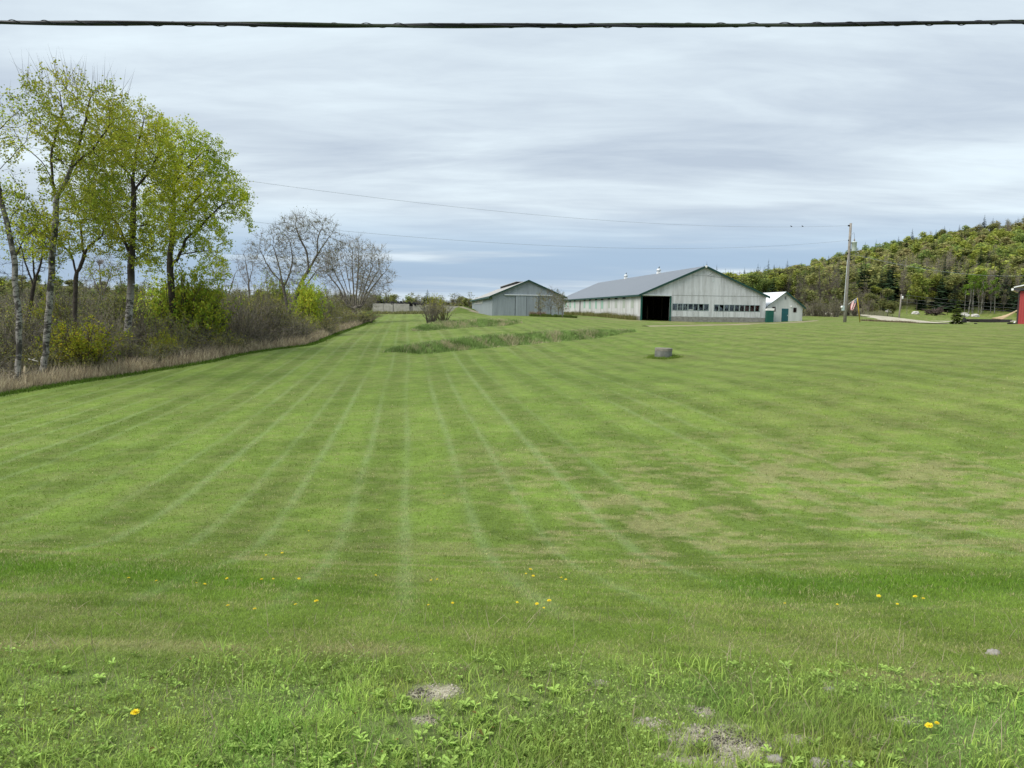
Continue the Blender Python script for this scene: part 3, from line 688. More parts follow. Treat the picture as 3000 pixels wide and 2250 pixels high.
mb = MB(); mb.box((w2/2-0.62, 11.9, ba+0.26), (w2/2+0.62, 42.1, ba+0.32)); mb.build("monitor_cap", ROOF_WARM, shed)
mb = MB(); mb.box((1.8, -0.22, 3.84), (9.0, -0.003, 3.97)); mb.build("door_track", GALV, shed)
for a, b in ((3.48, 5.1), (5.16, 6.9)):
    mb = MB(); mb.box((a, -0.12, b0+0.05), (b, -0.03, 3.79)); mb.build("sliding_door", SID_BLUE, shed)
GAPM = plain("door_edge_grey", (0.07, 0.085, 0.095))
for x in (3.42, 5.13, 6.96): MB().box((x-0.03, -0.10, b0+0.05), (x+0.03, -0.015, 3.7)).build("door_gap", GAPM, shed)
mb = MB(); mb.box((-0.03, 22, 2.75), (-0.003, 50, 3.35)); mb.build("side_opening", plain("pale_vent_panels", (0.55, 0.55, 0.53)), shed)
for y in np.arange(23, 50, 3.0): MB().box((-0.05, y, 2.75), (-0.031, y+0.35, 3.35)).build("opening_post", TRIM, shed)

# --- small pale grey milk house beside the barn
C0 = at(2248, 919, 112.6); C0.z = 0; w3, l3 = 5.35, 10.0; c0, ce, ca = -0.2, 2.75, 4.75
mh = empty("milk_house", C0, AX, label="small pale grey gabled outbuilding with white roof and blue-green door", cat="outbuilding")
dx0, dx1 = 1.32, 2.42
mb = MB(); gable_wall(mb, w3, c0, ce, ca, 0, 0.15, [(0.72, 1.22, 1.98, 2.66), (3.92, 4.42, 1.88, 2.58)]); mb.build("gable_wall", SID_SMALL, mh)
mb = MB(); mb.box((0, 0.15, c0), (0.12, l3, ce)); mb.box((w3-0.12, 0.15, c0), (w3, l3, ce)); mb.box((0.12, l3-0.12, c0), (w3-0.12, l3, ce)); mb.build("side_wall", SID_SMALL, mh)
mb = MB(); gable_roof(mb, w3, ce, ca, -0.25, l3+0.2, 0.32); mb.build("roof", ROOF_WHITE, mh)
mb = MB(); s = (ca-ce)/(w3/2)
for sg, hh, over in ((1, 0.30, 0.33), (-1, 0.08, 0.33)):
    e = w3/2+over; c = w3/2; mb.prism([(c, ca+0.15), (c+sg*e, ca+0.15-s*e), (c+sg*e, ca+0.15-s*e-hh), (c, ca+0.15-hh)], 1, -0.34, -0.255)
mb.build("fascia", TRIM, mh)
d_ = MB().box((dx0+0.85, -0.05, 0.42), (dx1+0.75, -0.003, 2.42)).build("door", BLUE_DOOR, mh); MB().box((dx1+0.6, -0.09, 1.35), (dx1+0.66, -0.051, 1.5)).build("handle", GALV, d_)
for a, z0, z1 in ((0.72, 1.98, 2.66), (3.92, 1.88, 2.58)):
    mb = MB(); f = 0.06; mb.box((a, -0.03, z0), (a+f, 0.12, z1)); mb.box((a+0.5-f, -0.03, z0), (a+0.5, 0.12, z1)); mb.box((a+f, -0.03, z0), (a+0.5-f, 0.12, z0+f)); mb.box((a+f, -0.03, z1-f), (a+0.5-f, 0.12, z1))
    wf = mb.build("window", plain("brown_window_frame", (0.08, 0.07, 0.065)), mh); MB().box((a+f, 0.05, z0+f), (a+0.5-f, 0.058, z1-f)).build("pane", GLASS, wf)
MB().box((w3/2-0.14, -0.03, 3.75), (w3/2+0.1, -0.003, 4.18)).build("gable_louvre", plain("louvre_grey", (0.16, 0.17, 0.17)), mh)
MB().ball((3.55, -0.1, 2.72), (0.12, 0.1, 0.12)).build("wall_lamp", WHITE, mh, True)
hx = empty("storage_bin", at(2248, 919, 111.3)*1.0, AX, label="green box with a white sloped lid between barn and small outbuilding", cat="bin")
hx.location.z = hz(hx.location.x, hx.location.y)
MB().box((0, 0, -0.3), (0.98, 0.9, 1.72)).build("box_body", GREEN_DOOR, hx); MB().prism([(0, 1.724), (0.95, 1.724), (0.95, 1.80), (0, 2.05)], 0, -0.06, 1.05).build("lid", WHITE, hx)

# --- red metal building cut by the right edge of the photograph
E0 = at(2979, 928, 78); E0.z = hz(E0.x, E0.y)
red = empty("red_building", E0, R(-36), label="red metal-sided building with white roof edge at the right of the lawn", cat="building")
MB().box((0.12, 0, -0.6), (14, 9, 3.30)).build("wall", SID_RED, red)
MB().box((-0.02, -0.03, -0.6), (0.12, 0.1, 3.28)).build("corner_trim", plain("dark_corner_trim", (0.05, 0.035, 0.035)), red)
mb = MB(); mb.prism([(-0.42, 3.62), (6, 5.3), (14.5, 3.4), (14.5, 3.5), (6, 5.42), (-0.42, 3.72)], 1, -0.4, 9.3); mb.build("roof", ROOF_WHITE, red)
MB().box((-0.42, -0.38, 3.38), (14.4, -0.3, 3.60)).build("fascia", plain("dark_eave_board", (0.04, 0.042, 0.045)), red)
MB().box((-0.62, -0.45, 3.36), (-0.42, 9.2, 3.56)).build("gutter", WHITE, red)
MB().tube([(-0.12, -0.08, 0.3), (-0.15, -0.1, 0.12), (-0.3, -0.25, 0.05)], 0.06, 8).build("downspout", WHITE, red)
dt = MB().tube([(0, 0, 0), (0.2, 0.02, 0.02), (0.45, 0.0, 0.0), (0.8, -0.05, -0.03)], [0.07, 0.085, 0.085, 0.07], 10); p = hit(2955, 947, 60, 120); p = Vector((E0.x-1.15, E0.y-0.4, 0)); p.z = hz(p.x, p.y)+0.07
tag(dt.build("drain_pipe", BLACK, None, True, p), "black drain pipe lying on the grass at the foot of the red building", "pipe")

# --- distant house left behind the trunks
H0 = at(412, 893, 240); H0.z = hz(H0.x, H0.y)
hs = empty("house", H0, R(4), label="small far house with a pale roof seen between the tree trunks", cat="house")
hw = 5.4; zt = EYE+(893-885)/FPX*240-H0.z; zr = EYE+(893-867.5)/FPX*240-H0.z; ze_ = EYE+(893-879)/FPX*240-H0.z
MB().box((0.2, 0, -0.5), (hw, 4, ze_)).build("wall", plain("house_siding", (0.32, 0.29, 0.24)), hs)
mb = MB(); mb.prism([(-0.5, ze_-0.12), (2.2, zr), (4.9, ze_-0.12), (4.9, ze_), (2.2, zr+0.12), (-0.5, ze_)], 0, -0.2, hw+0.3); mb.build("roof", plain("pale_house_roof", (0.62, 0.57, 0.52), 0.7), hs)
f_ = MB().box((3.4, -0.06, ze_-1.05), (4.4, -0.003, ze_-0.25)).build("window", WHITE, hs); MB().box((3.55, -0.08, ze_-0.95), (4.25, -0.061, ze_-0.35)).build("pane", SLOT, f_)

# --- silage wall of concrete panels, tyres on top
WALLY = 150.0
def wpt(px): return at(px, 900, WALLY).x
wall_top = lambda px: EYE+(904+0.0-(888+(px-1092)*0.031)+0.014*(px-1200))/FPX*WALLY
segs = [(1092, 1124, 0, 0.0), (1124, 1152, 0, 0.02), (1153, 1183, 0, 0.04), (1185, 1202, -1.2, 0.07), (1209, 1243, 0.2, 0.0), (1244, 1280, 0.1, 0.0), (1281, 1317, 0.1, 0.0), (1318, 1344, -0.8, -0.08)]
sw = empty("silage_wall", (wpt(1092), WALLY, 0), 0, label="long weathered concrete silage wall of upright slabs beyond the lawn", cat="wall")
for a, b, off, dz in segs:
    x0, x1 = wpt(a)-wpt(1092), wpt(b)-wpt(1092); zt = wall_top((a+b)/2)+dz
    mb = MB(); zb = hz(wpt((a+b)/2), WALLY)-0.5; mb.prism([(x0, zb), (x1-0.05, zb), (x1-0.05, zt-0.03), (x0, zt+0.03)], 1, off, off+0.35); mb.build("slab", CONC, sw)
mb = MB(); x0, x1 = 0, wpt(1344)-wpt(1092); mb.box((0.2, 0.45, -0.5), (x1-0.2, 0.8, wall_top(1200)-0.35)); mb.build("backing_wall", CONC_D, sw)
tp = MB(); rng = random.Random(3); L = wpt(1312)-wpt(1112)
prof = [(i/60*L, wall_top(1112+200*i/60)+0.12+0.16*rng.random()+(0.1 if 20 < i < 26 else 0)) for i in range(61)]
tp.prism([(0, prof[0][1]-0.7)]+prof+[(L, prof[-1][1]-0.7)], 1, 0.9, 6)
tag(tp.build("plastic_cover", BLACK, None, False, (wpt(1112), WALLY, 0)), "ragged black plastic cover lying along the top of the concrete slabs", "tarp")
ty = None
for i in range(22):
    px = 1107+i*9.6+rng.uniform(-3, 3)
    if ty is None:
        mb = MB(); k = 16
        pr = [(0.22, -0.09), (0.36, -0.10), (0.42, -0.06), (0.42, 0.06), (0.36, 0.10), (0.22, 0.09)]
        mb.lathe(pr, (0, 0, 0), k); ty = mb.build("tyre", BLACK, None, True); ty.location = (wpt(px), WALLY+0.35, wall_top(px)+0.14)
        t_ = ty
    else: t_ = ty.copy(); COL.objects.link(t_); t_.location = (wpt(px), WALLY+rng.uniform(0.15, 0.6), wall_top(px)+rng.uniform(0.12, 0.3))
    t_.rotation_euler = (rng.uniform(0.2, 1.2), rng.uniform(-0.4, 0.4), rng.random()*3)
    tag(t_, "old black tyre weighing down the cover on top of the concrete silage wall", "tyre", "tyres on the silage wall")
# earth ramp with a worn track at the right end of the wall
rx0, rx1 = at(1340, 900, 152).x, at(1412, 900, 152).x
nx_, ny_ = 26, 14; gx = np.linspace(rx0-1.2, rx1+3, nx_); gy = np.linspace(143.5, 164, ny_); GX, GY = np.meshgrid(gx, gy)
prof = np.interp(GX, [rx0-1.2, rx0, rx0+0.8, rx1, rx1+3], [0.0, 1.35, 1.35, 0.2, 0.0])*sstep(143.5, 150.5, GY)
GZ = hgt(GX, GY)-0.15+prof+0.1*fbm(GX, GY, 61, 3); i = np.arange(ny_-1)[:, None]*nx_+np.arange(nx_-1)[None]
q = np.abs((GX-(rx0+0.9+(150-GY)*0.35+0.5)) - (1.35-prof)*2.0)
tr = sstep(1.1, 0.5, q).ravel()[:, None]; gc = np.array([0.10, 0.145, 0.03])*(0.7+0.6*fbm(GX*1.3, GY*1.3, 62, 3)).ravel()[:, None]; gc = gc+(np.array([0.30, 0.26, 0.20])-gc)*tr
LL = np.stack([i, i+1, i+nx_+1, i+nx_], 2).reshape(-1)
tag(mesh_np("hill", np.stack([GX, GY, GZ], 2).reshape(-1, 3), LL, np.full(len(LL)//4, 4), GROUND, None, gc, smooth=True), kind="structure")

# --- the well on the lawn
p = hit(1943, 1047, 20, 90); wl = empty("well", p, 0, label="round concrete well ring with a flat lid standing on the mown lawn", cat="well")
rw = 0.5*50/FPX*p.y; hwel = 29/FPX*p.y
MB().lathe([(rw*0.97, -0.3), (rw, 0.1), (rw, hwel*0.60), (rw*0.985, hwel*0.645)], (0, 0, 0), 40).build("ring", plain("mossy_concrete", (0.155, 0.16, 0.145), 0.9, 0, 0.45, 2.2, bstr=0.4), wl, False)
o = MB().lathe([(rw*1.0, 0.0), (rw*1.015, 0.03), (rw*1.02, hwel*0.27), (rw*0.99, hwel*0.30)], (0, 0, hwel*0.655), 40).build("lid", plain("pale_lid_concrete", (0.22, 0.205, 0.175), 0.9, 0, 0.3, 3, bstr=0.3), wl, False); o.rotation_euler = (0, R(1.2), 0)
WELL = (p.x, p.y, rw)

# --- utility pole with transformer, meter and flag
PB = at(2475, 940, 80); PB.z = hz(PB.x, PB.y); PT = at(2496, 654, 80); ph = PT.z-PB.z; lean = Vector((PT.x-PB.x, 0, ph))
WOODP = plain("weathered_pole_wood", (0.24, 0.22, 0.195), 0.9, 0, 0.3, 4)
pole = empty("utility_pole", PB, 0, label="tall wooden utility pole with a grey transformer can beside the lawn", cat="utility pole")
P_ = lambda f, dx=0, dy=0, dz=0: Vector((lean.x*0.35*f+dx, dy, ph*f+dz))
MB().tube([P_(-0.06), P_(0.3), P_(0.7), P_(1.0)], [0.175, 0.16, 0.14, 0.12], 14).build("shaft", WOODP, pole, True)
fz = lambda py: (940-py)/286.0
tr_ = MB().lathe([(0.1, -0.02), (0.24, 0), (0.255, 0.05), (0.255, 0.86), (0.28, 0.87), (0.28, 0.93), (0.1, 1.0)], P_(fz(734), 0.44, -0.1), 20).build("transformer", plain("transformer_paint", (0.50, 0.55, 0.54), 0.4, 0.1, 0.08), pole, True)
MB().lathe([(0.05, 0), (0.09, 0.05), (0.05, 0.1), (0.09, 0.15), (0.05, 0.2), (0.04, 0.3)], P_(fz(734), 0.44, -0.1, 0.98), 10).build("bushing", plain("grey_porcelain", (0.22, 0.2, 0.19), 0.3), tr_, True)
MB().box(tuple(P_(fz(731), 0.1, -0.15)), tuple(P_(fz(731), 0.42, -0.05, 0.07))).box(tuple(P_(fz(712), 0.1, -0.15)), tuple(P_(fz(712), 0.42, -0.05, 0.07))).build("bracket", SLOT, pole)
for py, dx in ((661, -0.28), (703, -0.16), (741, -0.22)):
    MB().tube([P_(fz(py), 0), P_(fz(py), dx*0.6), P_(fz(py), dx)], [0.04, 0.09, 0.06], 8).build("insulator", SLOT, pole, True)
MB().tube([P_(fz(686), 0.15, -0.1), P_(fz(680), 0.34, -0.1), P_(fz(692), 0.42, -0.1, -0.05), P_(fz(700), 0.44, -0.1)], 0.012, 6).build("jumper_wire", SLOT, pole)
bx = MB(); q = P_(fz(906), -0.36, -0.16); bx.box(tuple(q), (q.x+0.2, q.y+0.3, q.z+0.5)); bx.build("meter_box", plain("meter_box_grey", (0.40, 0.47, 0.47), 0.4), pole)
MB().ball((q.x-0.06, q.y+0.1, q.z+0.36), (0.12, 0.12, 0.13)).build("meter_dial", WHITE, pole, True)
MB().tube([P_(fz(906), -0.24, -0.12, 0.5), P_(fz(760), -0.17, -0.12)], 0.03, 6).build("conduit", GALV, pole)
# flag on a short slanted staff
st0 = P_(fz(888), 0.18, -0.16)
fl = empty("flag", PB+st0, 0, label="striped red, white and blue flag hanging on a slanted staff from the utility pole", cat="flag")
s_dir = Vector((0.74, -0.18, 0.62)).normalized(); Lst = 1.05
MB().tube([(-0.02, 0, 0), s_dir*Lst], 0.016, 8).build("staff", WHITE, fl)
def flag_fn(t, out):
    uv = attr(t, 'UVc'); s = t.node('ShaderNodeSeparateColor'); t.l.new(uv, s.inputs[0]); u, v = s.outputs[0], s.outputs[1]
    st = t.math('MODULO', t.math('FLOOR', t.math('MULTIPLY', v, 13)), 2); c = t.mix(st, (0.42, 0.02, 0.035), (0.75, 0.74, 0.72))
    can = t.math('MULTIPLY', t.math('LESS_THAN', u, 0.40), t.math('GREATER_THAN', v, 6/13)); vo = t.node('ShaderNodeTexVoronoi', feature='F1'); vo.inputs['Scale'].default_value = 1.0; vo.inputs['Randomness'].default_value = 0
    cb = t.node('ShaderNodeCombineXYZ'); t.put(cb.inputs[0], t.math('MULTIPLY', u, 22)); t.put(cb.inputs[1], t.math('MULTIPLY', v, 17)); t.l.new(cb.outputs[0], vo.inputs['Vector'])
    cc = t.mix(t.math('LESS_THAN', vo.outputs['Distance'], 0.30), (0.02, 0.03, 0.10), (0.7, 0.7, 0.7)); c = t.mix(can, c, cc)
    pbr(t, out, c, 0.8)
FLAG = mat("flag_cloth", flag_fn)
nu, nv = 30, 16; V = []; C = []
for iu in range(nu):
    for iv in range(nv):
        u, v = iu/(nu-1), iv/(nv-1)                    # v runs along the staff, u hangs down
        p = s_dir*(Lst*(0.38+0.6*v)); wv = 0.10*math.sin(7*v+3*u)*u+0.06*math.sin(4*u+9*v)
        V.append((p.x-0.30*u*u*v-0.10*u, p.y+wv-0.05*u, p.z-1.25*u*(0.88+0.12*v)+0.28*u*(1-v))); C.append((u, v, 0))
F = [iu*nv+iv for iu in range(nu-1) for iv in range(nv-1)]; F = np.array(F); LL = np.stack([F, F+nv, F+nv+1, F+1], 1).ravel()
fo = mesh_np("cloth", V, LL, np.full(len(F), 4), FLAG, fl, smooth=True)
a = fo.data.color_attributes.new('UVc', 'FLOAT_COLOR', 'POINT'); a.data.foreach_set('color', np.concatenate([np.array(C), np.ones((len(C), 1))], 1).astype(np.float32).ravel())
# wires
def catenary(A, B, sag, n=40): return [A.lerp(B, i/n)-Vector((0, 0, sag*4*(i/n)*(1-i/n))) for i in range(n+1)]
WIRE = plain("grey_wire", (0.30, 0.31, 0.33), 0.6); BLKW = plain("black_wire", (0.012, 0.012, 0.012), 0.6)
Pw = lambda py, dx: PB+P_(fz(py), dx)
w1b, w2b = at(-400, 350, 36), at(-400, 500, 36)
tag(MB().tube(catenary(Pw(661, -0.28), w1b, 1.65), 0.0075, 5).build("power_wire", WIRE), "upper thin power wire running left from the top of the utility pole", "wire", "thin wires across the sky")
tag(MB().tube(catenary(Pw(703, -0.16), w2b, 1.95), 0.0075, 5).build("power_wire", WIRE), "lower thin power wire running left from below the pole top", "wire", "thin wires across the sky")
gA = Vector((A0.x+(bw/2+0.55)*math.cos(AX), A0.y+(bw/2+0.55)*math.sin(AX)-0.2, 7.0)); gz = at(2085, 811, 111); gA = Vector((gz.x, A0.y+1.0-0.25, gz.z))
sv = catenary(Pw(741, -0.22), gA, 0.9, 30)+[gA+Vector((-0.3, 0, 0.02)), gA+Vector((-0.75, 0, 0.1)), gA+Vector((-0.3, 0, 0.3)), gA+Vector((0.1, 0, 0.55))]
tag(MB().tube(sv, 0.022, 5).build("service_wire", BLKW), "black service wire dropping from the utility pole to the big barn's gable", "wire")
tag(MB().tube(catenary(Pw(741, 0.1), at(3100, 800, 120), 1.2, 24), 0.02, 5).build("power_wire", WIRE), "thin wire leaving the utility pole to the right before the wooded hill", "wire", "thin wires across the sky")
for f, lb in ((0.2635, "left one of two small dark birds perched on the upper wire"), (0.2385, "right one of two small dark birds perched on the upper wire")):
    px_t = 2300 if 'left' in lb else 2330
    pts = catenary(Pw(661, -0.28), w1b, 1.65, 400); b = min(pts, key=lambda q: abs((q.x/q.y)-(px_t-1500)/FPX+0.0))
    bd = MB().ball((0, 0, 0.09), (0.12, 0.075, 0.08), 10, 7).ball((-0.09, 0, 0.18), (0.055, 0.05, 0.055), 8, 6)
    bd.add([(-0.14, 0.012, 0.18), (-0.14, -0.012, 0.18), (-0.2, 0, 0.17), (-0.14, 0, 0.195)], [(0, 1, 2), (1, 3, 2), (3, 0, 2)])
    bd.add([(0.09, 0.03, 0.09), (0.09, -0.03, 0.09), (0.25, -0.035, 0.02), (0.25, 0.035, 0.02), (0.1, 0, 0.12)], [(0, 1, 2, 3), (0, 4, 1), (4, 2, 1), (0, 3, 4), (3, 2, 4)])
    bo = tag(bd.build("bird", plain("bird_plumage", (0.02, 0.02, 0.024)), None, True, b), lb, "bird", "birds on the wire"); bo.scale = (0.6,)*3
# yellow guy guard and second pole by the road
g0 = hit(2521, 938, 60, 140); g0 = at(2521, 938, 83); g0.z = hz(g0.x, g0.y); g1_ = at(2512, 873, 82)
tag(MB().tube([g0-Vector((0, 0, .3)), g1_], 0.05, 10).build("guy_guard", plain("yellow_plastic", (0.45, 0.33, 0.03), 0.5), None, True), "slim yellow guy-wire guard leaning just right of the utility pole", "guard")
Q0 = at(2633, 935, 175); Q0.z = hz(Q0.x, Q0.y); Q1 = at(2641, 862, 175)
p2 = empty("utility_pole", Q0, 0, label="shorter far utility pole by the gravel road with a white transformer", cat="utility pole")
MB().tube([(0, 0, -0.5), (Q1.x-Q0.x, 0, Q1.z-Q0.z)], [0.17, 0.13], 10).build("shaft", WOODP, p2, True)
tz = (Q1.z-Q0.z)*0.86; MB().lathe([(0.15, 0), (0.2, 0.02), (0.2, 0.6), (0.12, 0.68)], ((Q1.x-Q0.x)*0.86+0.32, 0, tz-0.3), 14).build("transformer", plain("white_transformer", (0.7, 0.72, 0.72), 0.4), p2, True)
for dz, wn in ((0.1, 'uppermost'), (0.9, 'middle'), (1.6, 'lowest')):
    A = Vector((Q1.x, Q1.y, Q1.z-dz)); B = at(3080, 893+dz*14, 215)
    tag(MB().tube(catenary(A, B, 0.5, 24), 0.018, 5).build("power_wire", plain("pale_wire", (0.22, 0.22, 0.22), 0.5)), f"{wn} of the three pale wires strung right from the far pole", "wire", "wires from the far pole")

# --- overhead bundled cable close to the camera
cy = 6.0; CBL = plain("black_cable", (0.014, 0.014, 0.015), 0.5, 0, 0.3, 20); CBG = plain("algae_cable", (0.030, 0.040, 0.022), 0.8, 0, 0.5, 30)
cl = MB(); xs = np.linspace(-14, 14, 420)
def cz(x): px = 1500+x/cy*FPX; return at(px, 0, cy).z-0+0
r0 = ray(1500, 75); zmid = EYE+r0.z*cy; zend = EYE+ray(0, 64).z*cy; xm = ray(0, 64).x*cy; zend2 = EYE+ray(3000, 65).z*cy; xm2 = ray(3000, 65).x*cy
A_ = np.polyfit([xm, ray(1600, 75).x*cy, xm2], [zend, EYE+ray(1600, 75).z*cy, zend2], 2)
zc_ = lambda x: float(np.polyval(A_, x))
cl.tube([(x, cy, zc_(x)) for x in xs], 0.0105, 10)
for k, (rr, tw, ph_) in enumerate(((0.0105, 2.1, 0.0), (0.0095, 2.1, 2.2), (0.008, 3.3, 4.0))):
    cl.tube([(x, cy+0.014*math.cos(tw*x+ph_), zc_(x)+0.0085*math.sin(tw*x+ph_+0.4*math.sin(x*0.7))) for x in xs], rr, 8, 0 if k else 1)
cl.tube([(x, cy+0.0175*math.cos(26*x), zc_(x)+0.0155*math.sin(26*x)) for x in np.linspace(-14, 14, 2400)], 0.0032, 5)
tag(cl.build("overhead_cable", [CBL, CBG], None, True), "thick black bundled cable strung across the sky above the lawn", "cable")
# ------------------------------------------------------------------ the tall trees at the left edge of the lawn
def rel(pts, Y, base): return [np.array(at(a, b, Y+(c[0] if c else 0.0)))-base for a, b, *c in pts]
def fine_twigs(P, par, idx, rng, n, ln, wd, up=0.25):
    """n flat twigs from each node in idx, fanned around the limb's own direction"""
    i = np.repeat(idx, n); d = P[i]-P[np.maximum(par[i], 0)]; d /= np.linalg.norm(d, axis=1)[:, None]+1e-9
    v = d*0.8+rand_unit(rng, len(i))*0.75; v[:, 2] += up; v /= np.linalg.norm(v, axis=1)[:, None]
    L = ln*rng.uniform(0.4, 1.2, len(i)); B = P[i]; T = B+v*L[:, None]
    return B, T, spikes(B, T, wd)[0]
ASPEN = barkcol((0.31, 0.295, 0.265), (0.06, 0.052, 0.042), 0.055, 0.10, 3, 0.3, (0.035, 0.03, 0.026))
DARKB = barkcol((0.055, 0.047, 0.038), (0.040, 0.034, 0.028), 0.02, 0.1, 4, 0.3)
GREYB = barkcol((0.15, 0.135, 0.115), (0.185, 0.165, 0.14), 0.02, 0.08, 5, 0.3)
YG = (0.42, 0.465, 0.055); YB = (0.42, 0.485, 0.048); OL = (0.31, 0.33, 0.045)
def big_tree(name, Y, base_px, stems, blobs_px, R0, bark, label, nleaf, lsize, lcol, seed, D=0.27, di=2.2, dk=0.34, depth=3.0, twig=2, rt=0.0055, dens=5.0, group=None, cat="tree", bare_top=0):
    rng = np.random.default_rng(seed); b = at(*base_px, Y); b.z = min(b.z, hz(b.x, b.y)+0.1) if abs(b.z-hz(b.x, b.y)) < 1.2 else hz(b.x, b.y); base = np.array(b)
    t = empty(name, b, 0, label=label, cat=cat, group=group)
    st = [rel(s, Y, base) for s in stems]; st[0][0] = np.array([st[0][0][0], st[0][0][1], -0.3])
    m = Y/FPX; sp = []
    for (px, py, rx, ry, n) in blobs_px:
        c = np.array(at(px, py, Y))-base; sp.append((c, (rx*m, min(max(rx*m, 0.8), depth), ry*m), int(n*dens)))
    A = blobs(sp, rng, 0.42); A = A+rng.normal(0, 0.28, A.shape); A = A[fbm(A[:, 0]*0.55+seed, A[:, 2]*0.55+A[:, 1]*0.3, seed+40, 3) > 0.37]; P, par = colonize(st, A, D, di, dk, 70, 0.05, seed); rad, kids, cnt = radii(P, par, R0, rt)
    lim = np.where(cnt <= 3)[0]; B, T, tw = fine_twigs(P, par, lim, rng, twig, 0.42, 0.010)
    if bare_top:
        tp = lim[np.argsort(-P[lim, 2])[:110]]; B2, T2, tw2 = fine_twigs(P, par, tp, rng, 1, bare_top, 0.02, 1.6); tw = np.concatenate([tw, tw2])
    ct = bark(tw, np.zeros(len(tw)))
    limbs("trunk", P, par, rad, cnt, bark, t, extra=(tw, ct))
    if nleaf:
        f = rng.random((len(B)*nleaf, 1)); k = np.repeat(np.arange(len(B)), nleaf); C = B[k]+(T-B)[k]*f+rng.normal(0, 0.075, (len(k), 3))
        keep = fbm(C[:, 0]*0.9+seed, C[:, 2]*0.9+C[:, 1]*0.5, seed, 3)+0.22*rng.random(len(C)) > 0.41; C = C[keep]
        V, L = leaves(C, lsize, rng); mesh_np("crown", V, L, np.full(len(C), 4), LEAF, t, leafcol(C, lcol, rng, 0.7, 0.25, 0.10, 4, seed))
    return t
big_tree("bare_tree", 31, (48, 1112), [
    [(48, 1112), (58, 950), (53, 908), (46, 845), (42, 757), (30, 700), (20, 652), (7, 607), (1, 557), (-22, 500), (-60, 440)],
    [(53, 908), (63, 840), (66, 780), (70, 735)], [(24, 672), (36, 630), (54, 612), (75, 618)], [(46, 845), (15, 832), (-20, 836)], [(7, 607), (-30, 570), (-90, 540)],
    [(42, 757), (75, 690), (110, 668, 0.5), (150, 706, 0.5)]],
    [(-20, 420, 80, 90, 220), (10, 540, 70, 60, 90), (40, 640, 55, 70, 90), (-60, 600, 70, 120, 150), (90, 690, 50, 50, 40), (30, 350, 50, 40, 70)], 0.11, ASPEN,
    "leaning pale-barked tree with few leaves at the far left edge of the photo", 5, 0.042, YG, 11, twig=2)
big_tree("aspen_tree", 33, (122, 1117), [
    [(116, 1117), (133, 1037), (140, 950), (147, 845), (154, 740), (164, 645), (163, 591), (155, 530), (149, 455), (166, 380), (183, 330), (175, 270)],
    [(163, 591), (190, 535), (210, 489), (237, 408), (251, 353), (262, 290)], [(147, 845), (163, 800), (178, 770), (196, 760)], [(155, 530), (120, 470), (70, 430), (40, 380)],
    [(164, 645), (120, 630), (60, 560)], [(154, 740), (110, 690), (60, 650)], [(210, 489), (270, 440), (320, 370)]],
    [(165, 280, 70, 52, 260), (200, 330, 130, 80, 420), (110, 330, 60, 80, 150), (240, 420, 120, 90, 350), (110, 480, 70, 90, 220), (50, 400, 45, 60, 90), (170, 590, 110, 80, 260), (300, 330, 55, 60, 110), (130, 680, 70, 50, 100), (290, 500, 60, 60, 120), (250, 600, 80, 60, 200)],
    0.13, ASPEN, "tallest white-barked aspen, rising with bare twigs above its young leaves", 11, 0.044, YG, 12, bare_top=1.3)
big_tree("small_tree", 40, (218, 985), [
    [(216, 985), (220, 900), (221, 830), (222, 800), (215, 765), (206, 735), (196, 690)], [(222, 810), (238, 775), (247, 745), (262, 720), (300, 690)], [(210, 745), (180, 715), (150, 690)], [(245, 750), (240, 700), (235, 650)]],
    [(210, 670, 90, 55, 200), (290, 690, 60, 45, 100), (260, 620, 90, 60, 180), (150, 690, 40, 40, 60)], 0.11, DARKB,
    "slim dark-stemmed forked tree standing between the two white-barked trunks", 11, 0.045, OL, 13)
big_tree("poplar_tree", 43, (368, 1046), [
    [(364, 1046), (376, 950), (383, 845), (385, 775), (388, 687), (392, 625), (390, 523), (397, 455), (410, 400), (424, 345)],
    [(381, 745), (362, 700), (350, 670), (329, 635), (300, 590), (270, 540)], [(379, 755), (374, 690), (378, 640)], [(390, 665), (430, 658), (455, 668), (470, 690)], [(392, 560), (440, 500), (470, 440)], [(390, 523), (340, 470), (310, 420)],
    [(383, 800), (362, 800), (352, 780)], [(383, 760), (430, 745), (450, 720)], [(384, 770), (330, 745), (290, 740)]],
    [(420, 380, 65, 60, 300), (400, 460, 110, 80, 500), (320, 480, 80, 90, 330), (450, 540, 70, 90, 300), (380, 590, 120, 80, 420), (290, 600, 70, 70, 220), (440, 670, 70, 50, 160), (330, 700, 70, 40, 110), (350, 350, 40, 30, 70), (260, 540, 70, 70, 240), (420, 735, 70, 45, 130), (300, 760, 40, 40, 60)],
    0.19, barkcol((0.36, 0.345, 0.31), (0.048, 0.041, 0.034), 0.05, 0.11, 7, 0.3, (0.03, 0.027, 0.024), zband=(1.1, 3.6)), "broad poplar with a dark trunk, white near its foot, third big tree from the left", 11, 0.049, YG, 14)
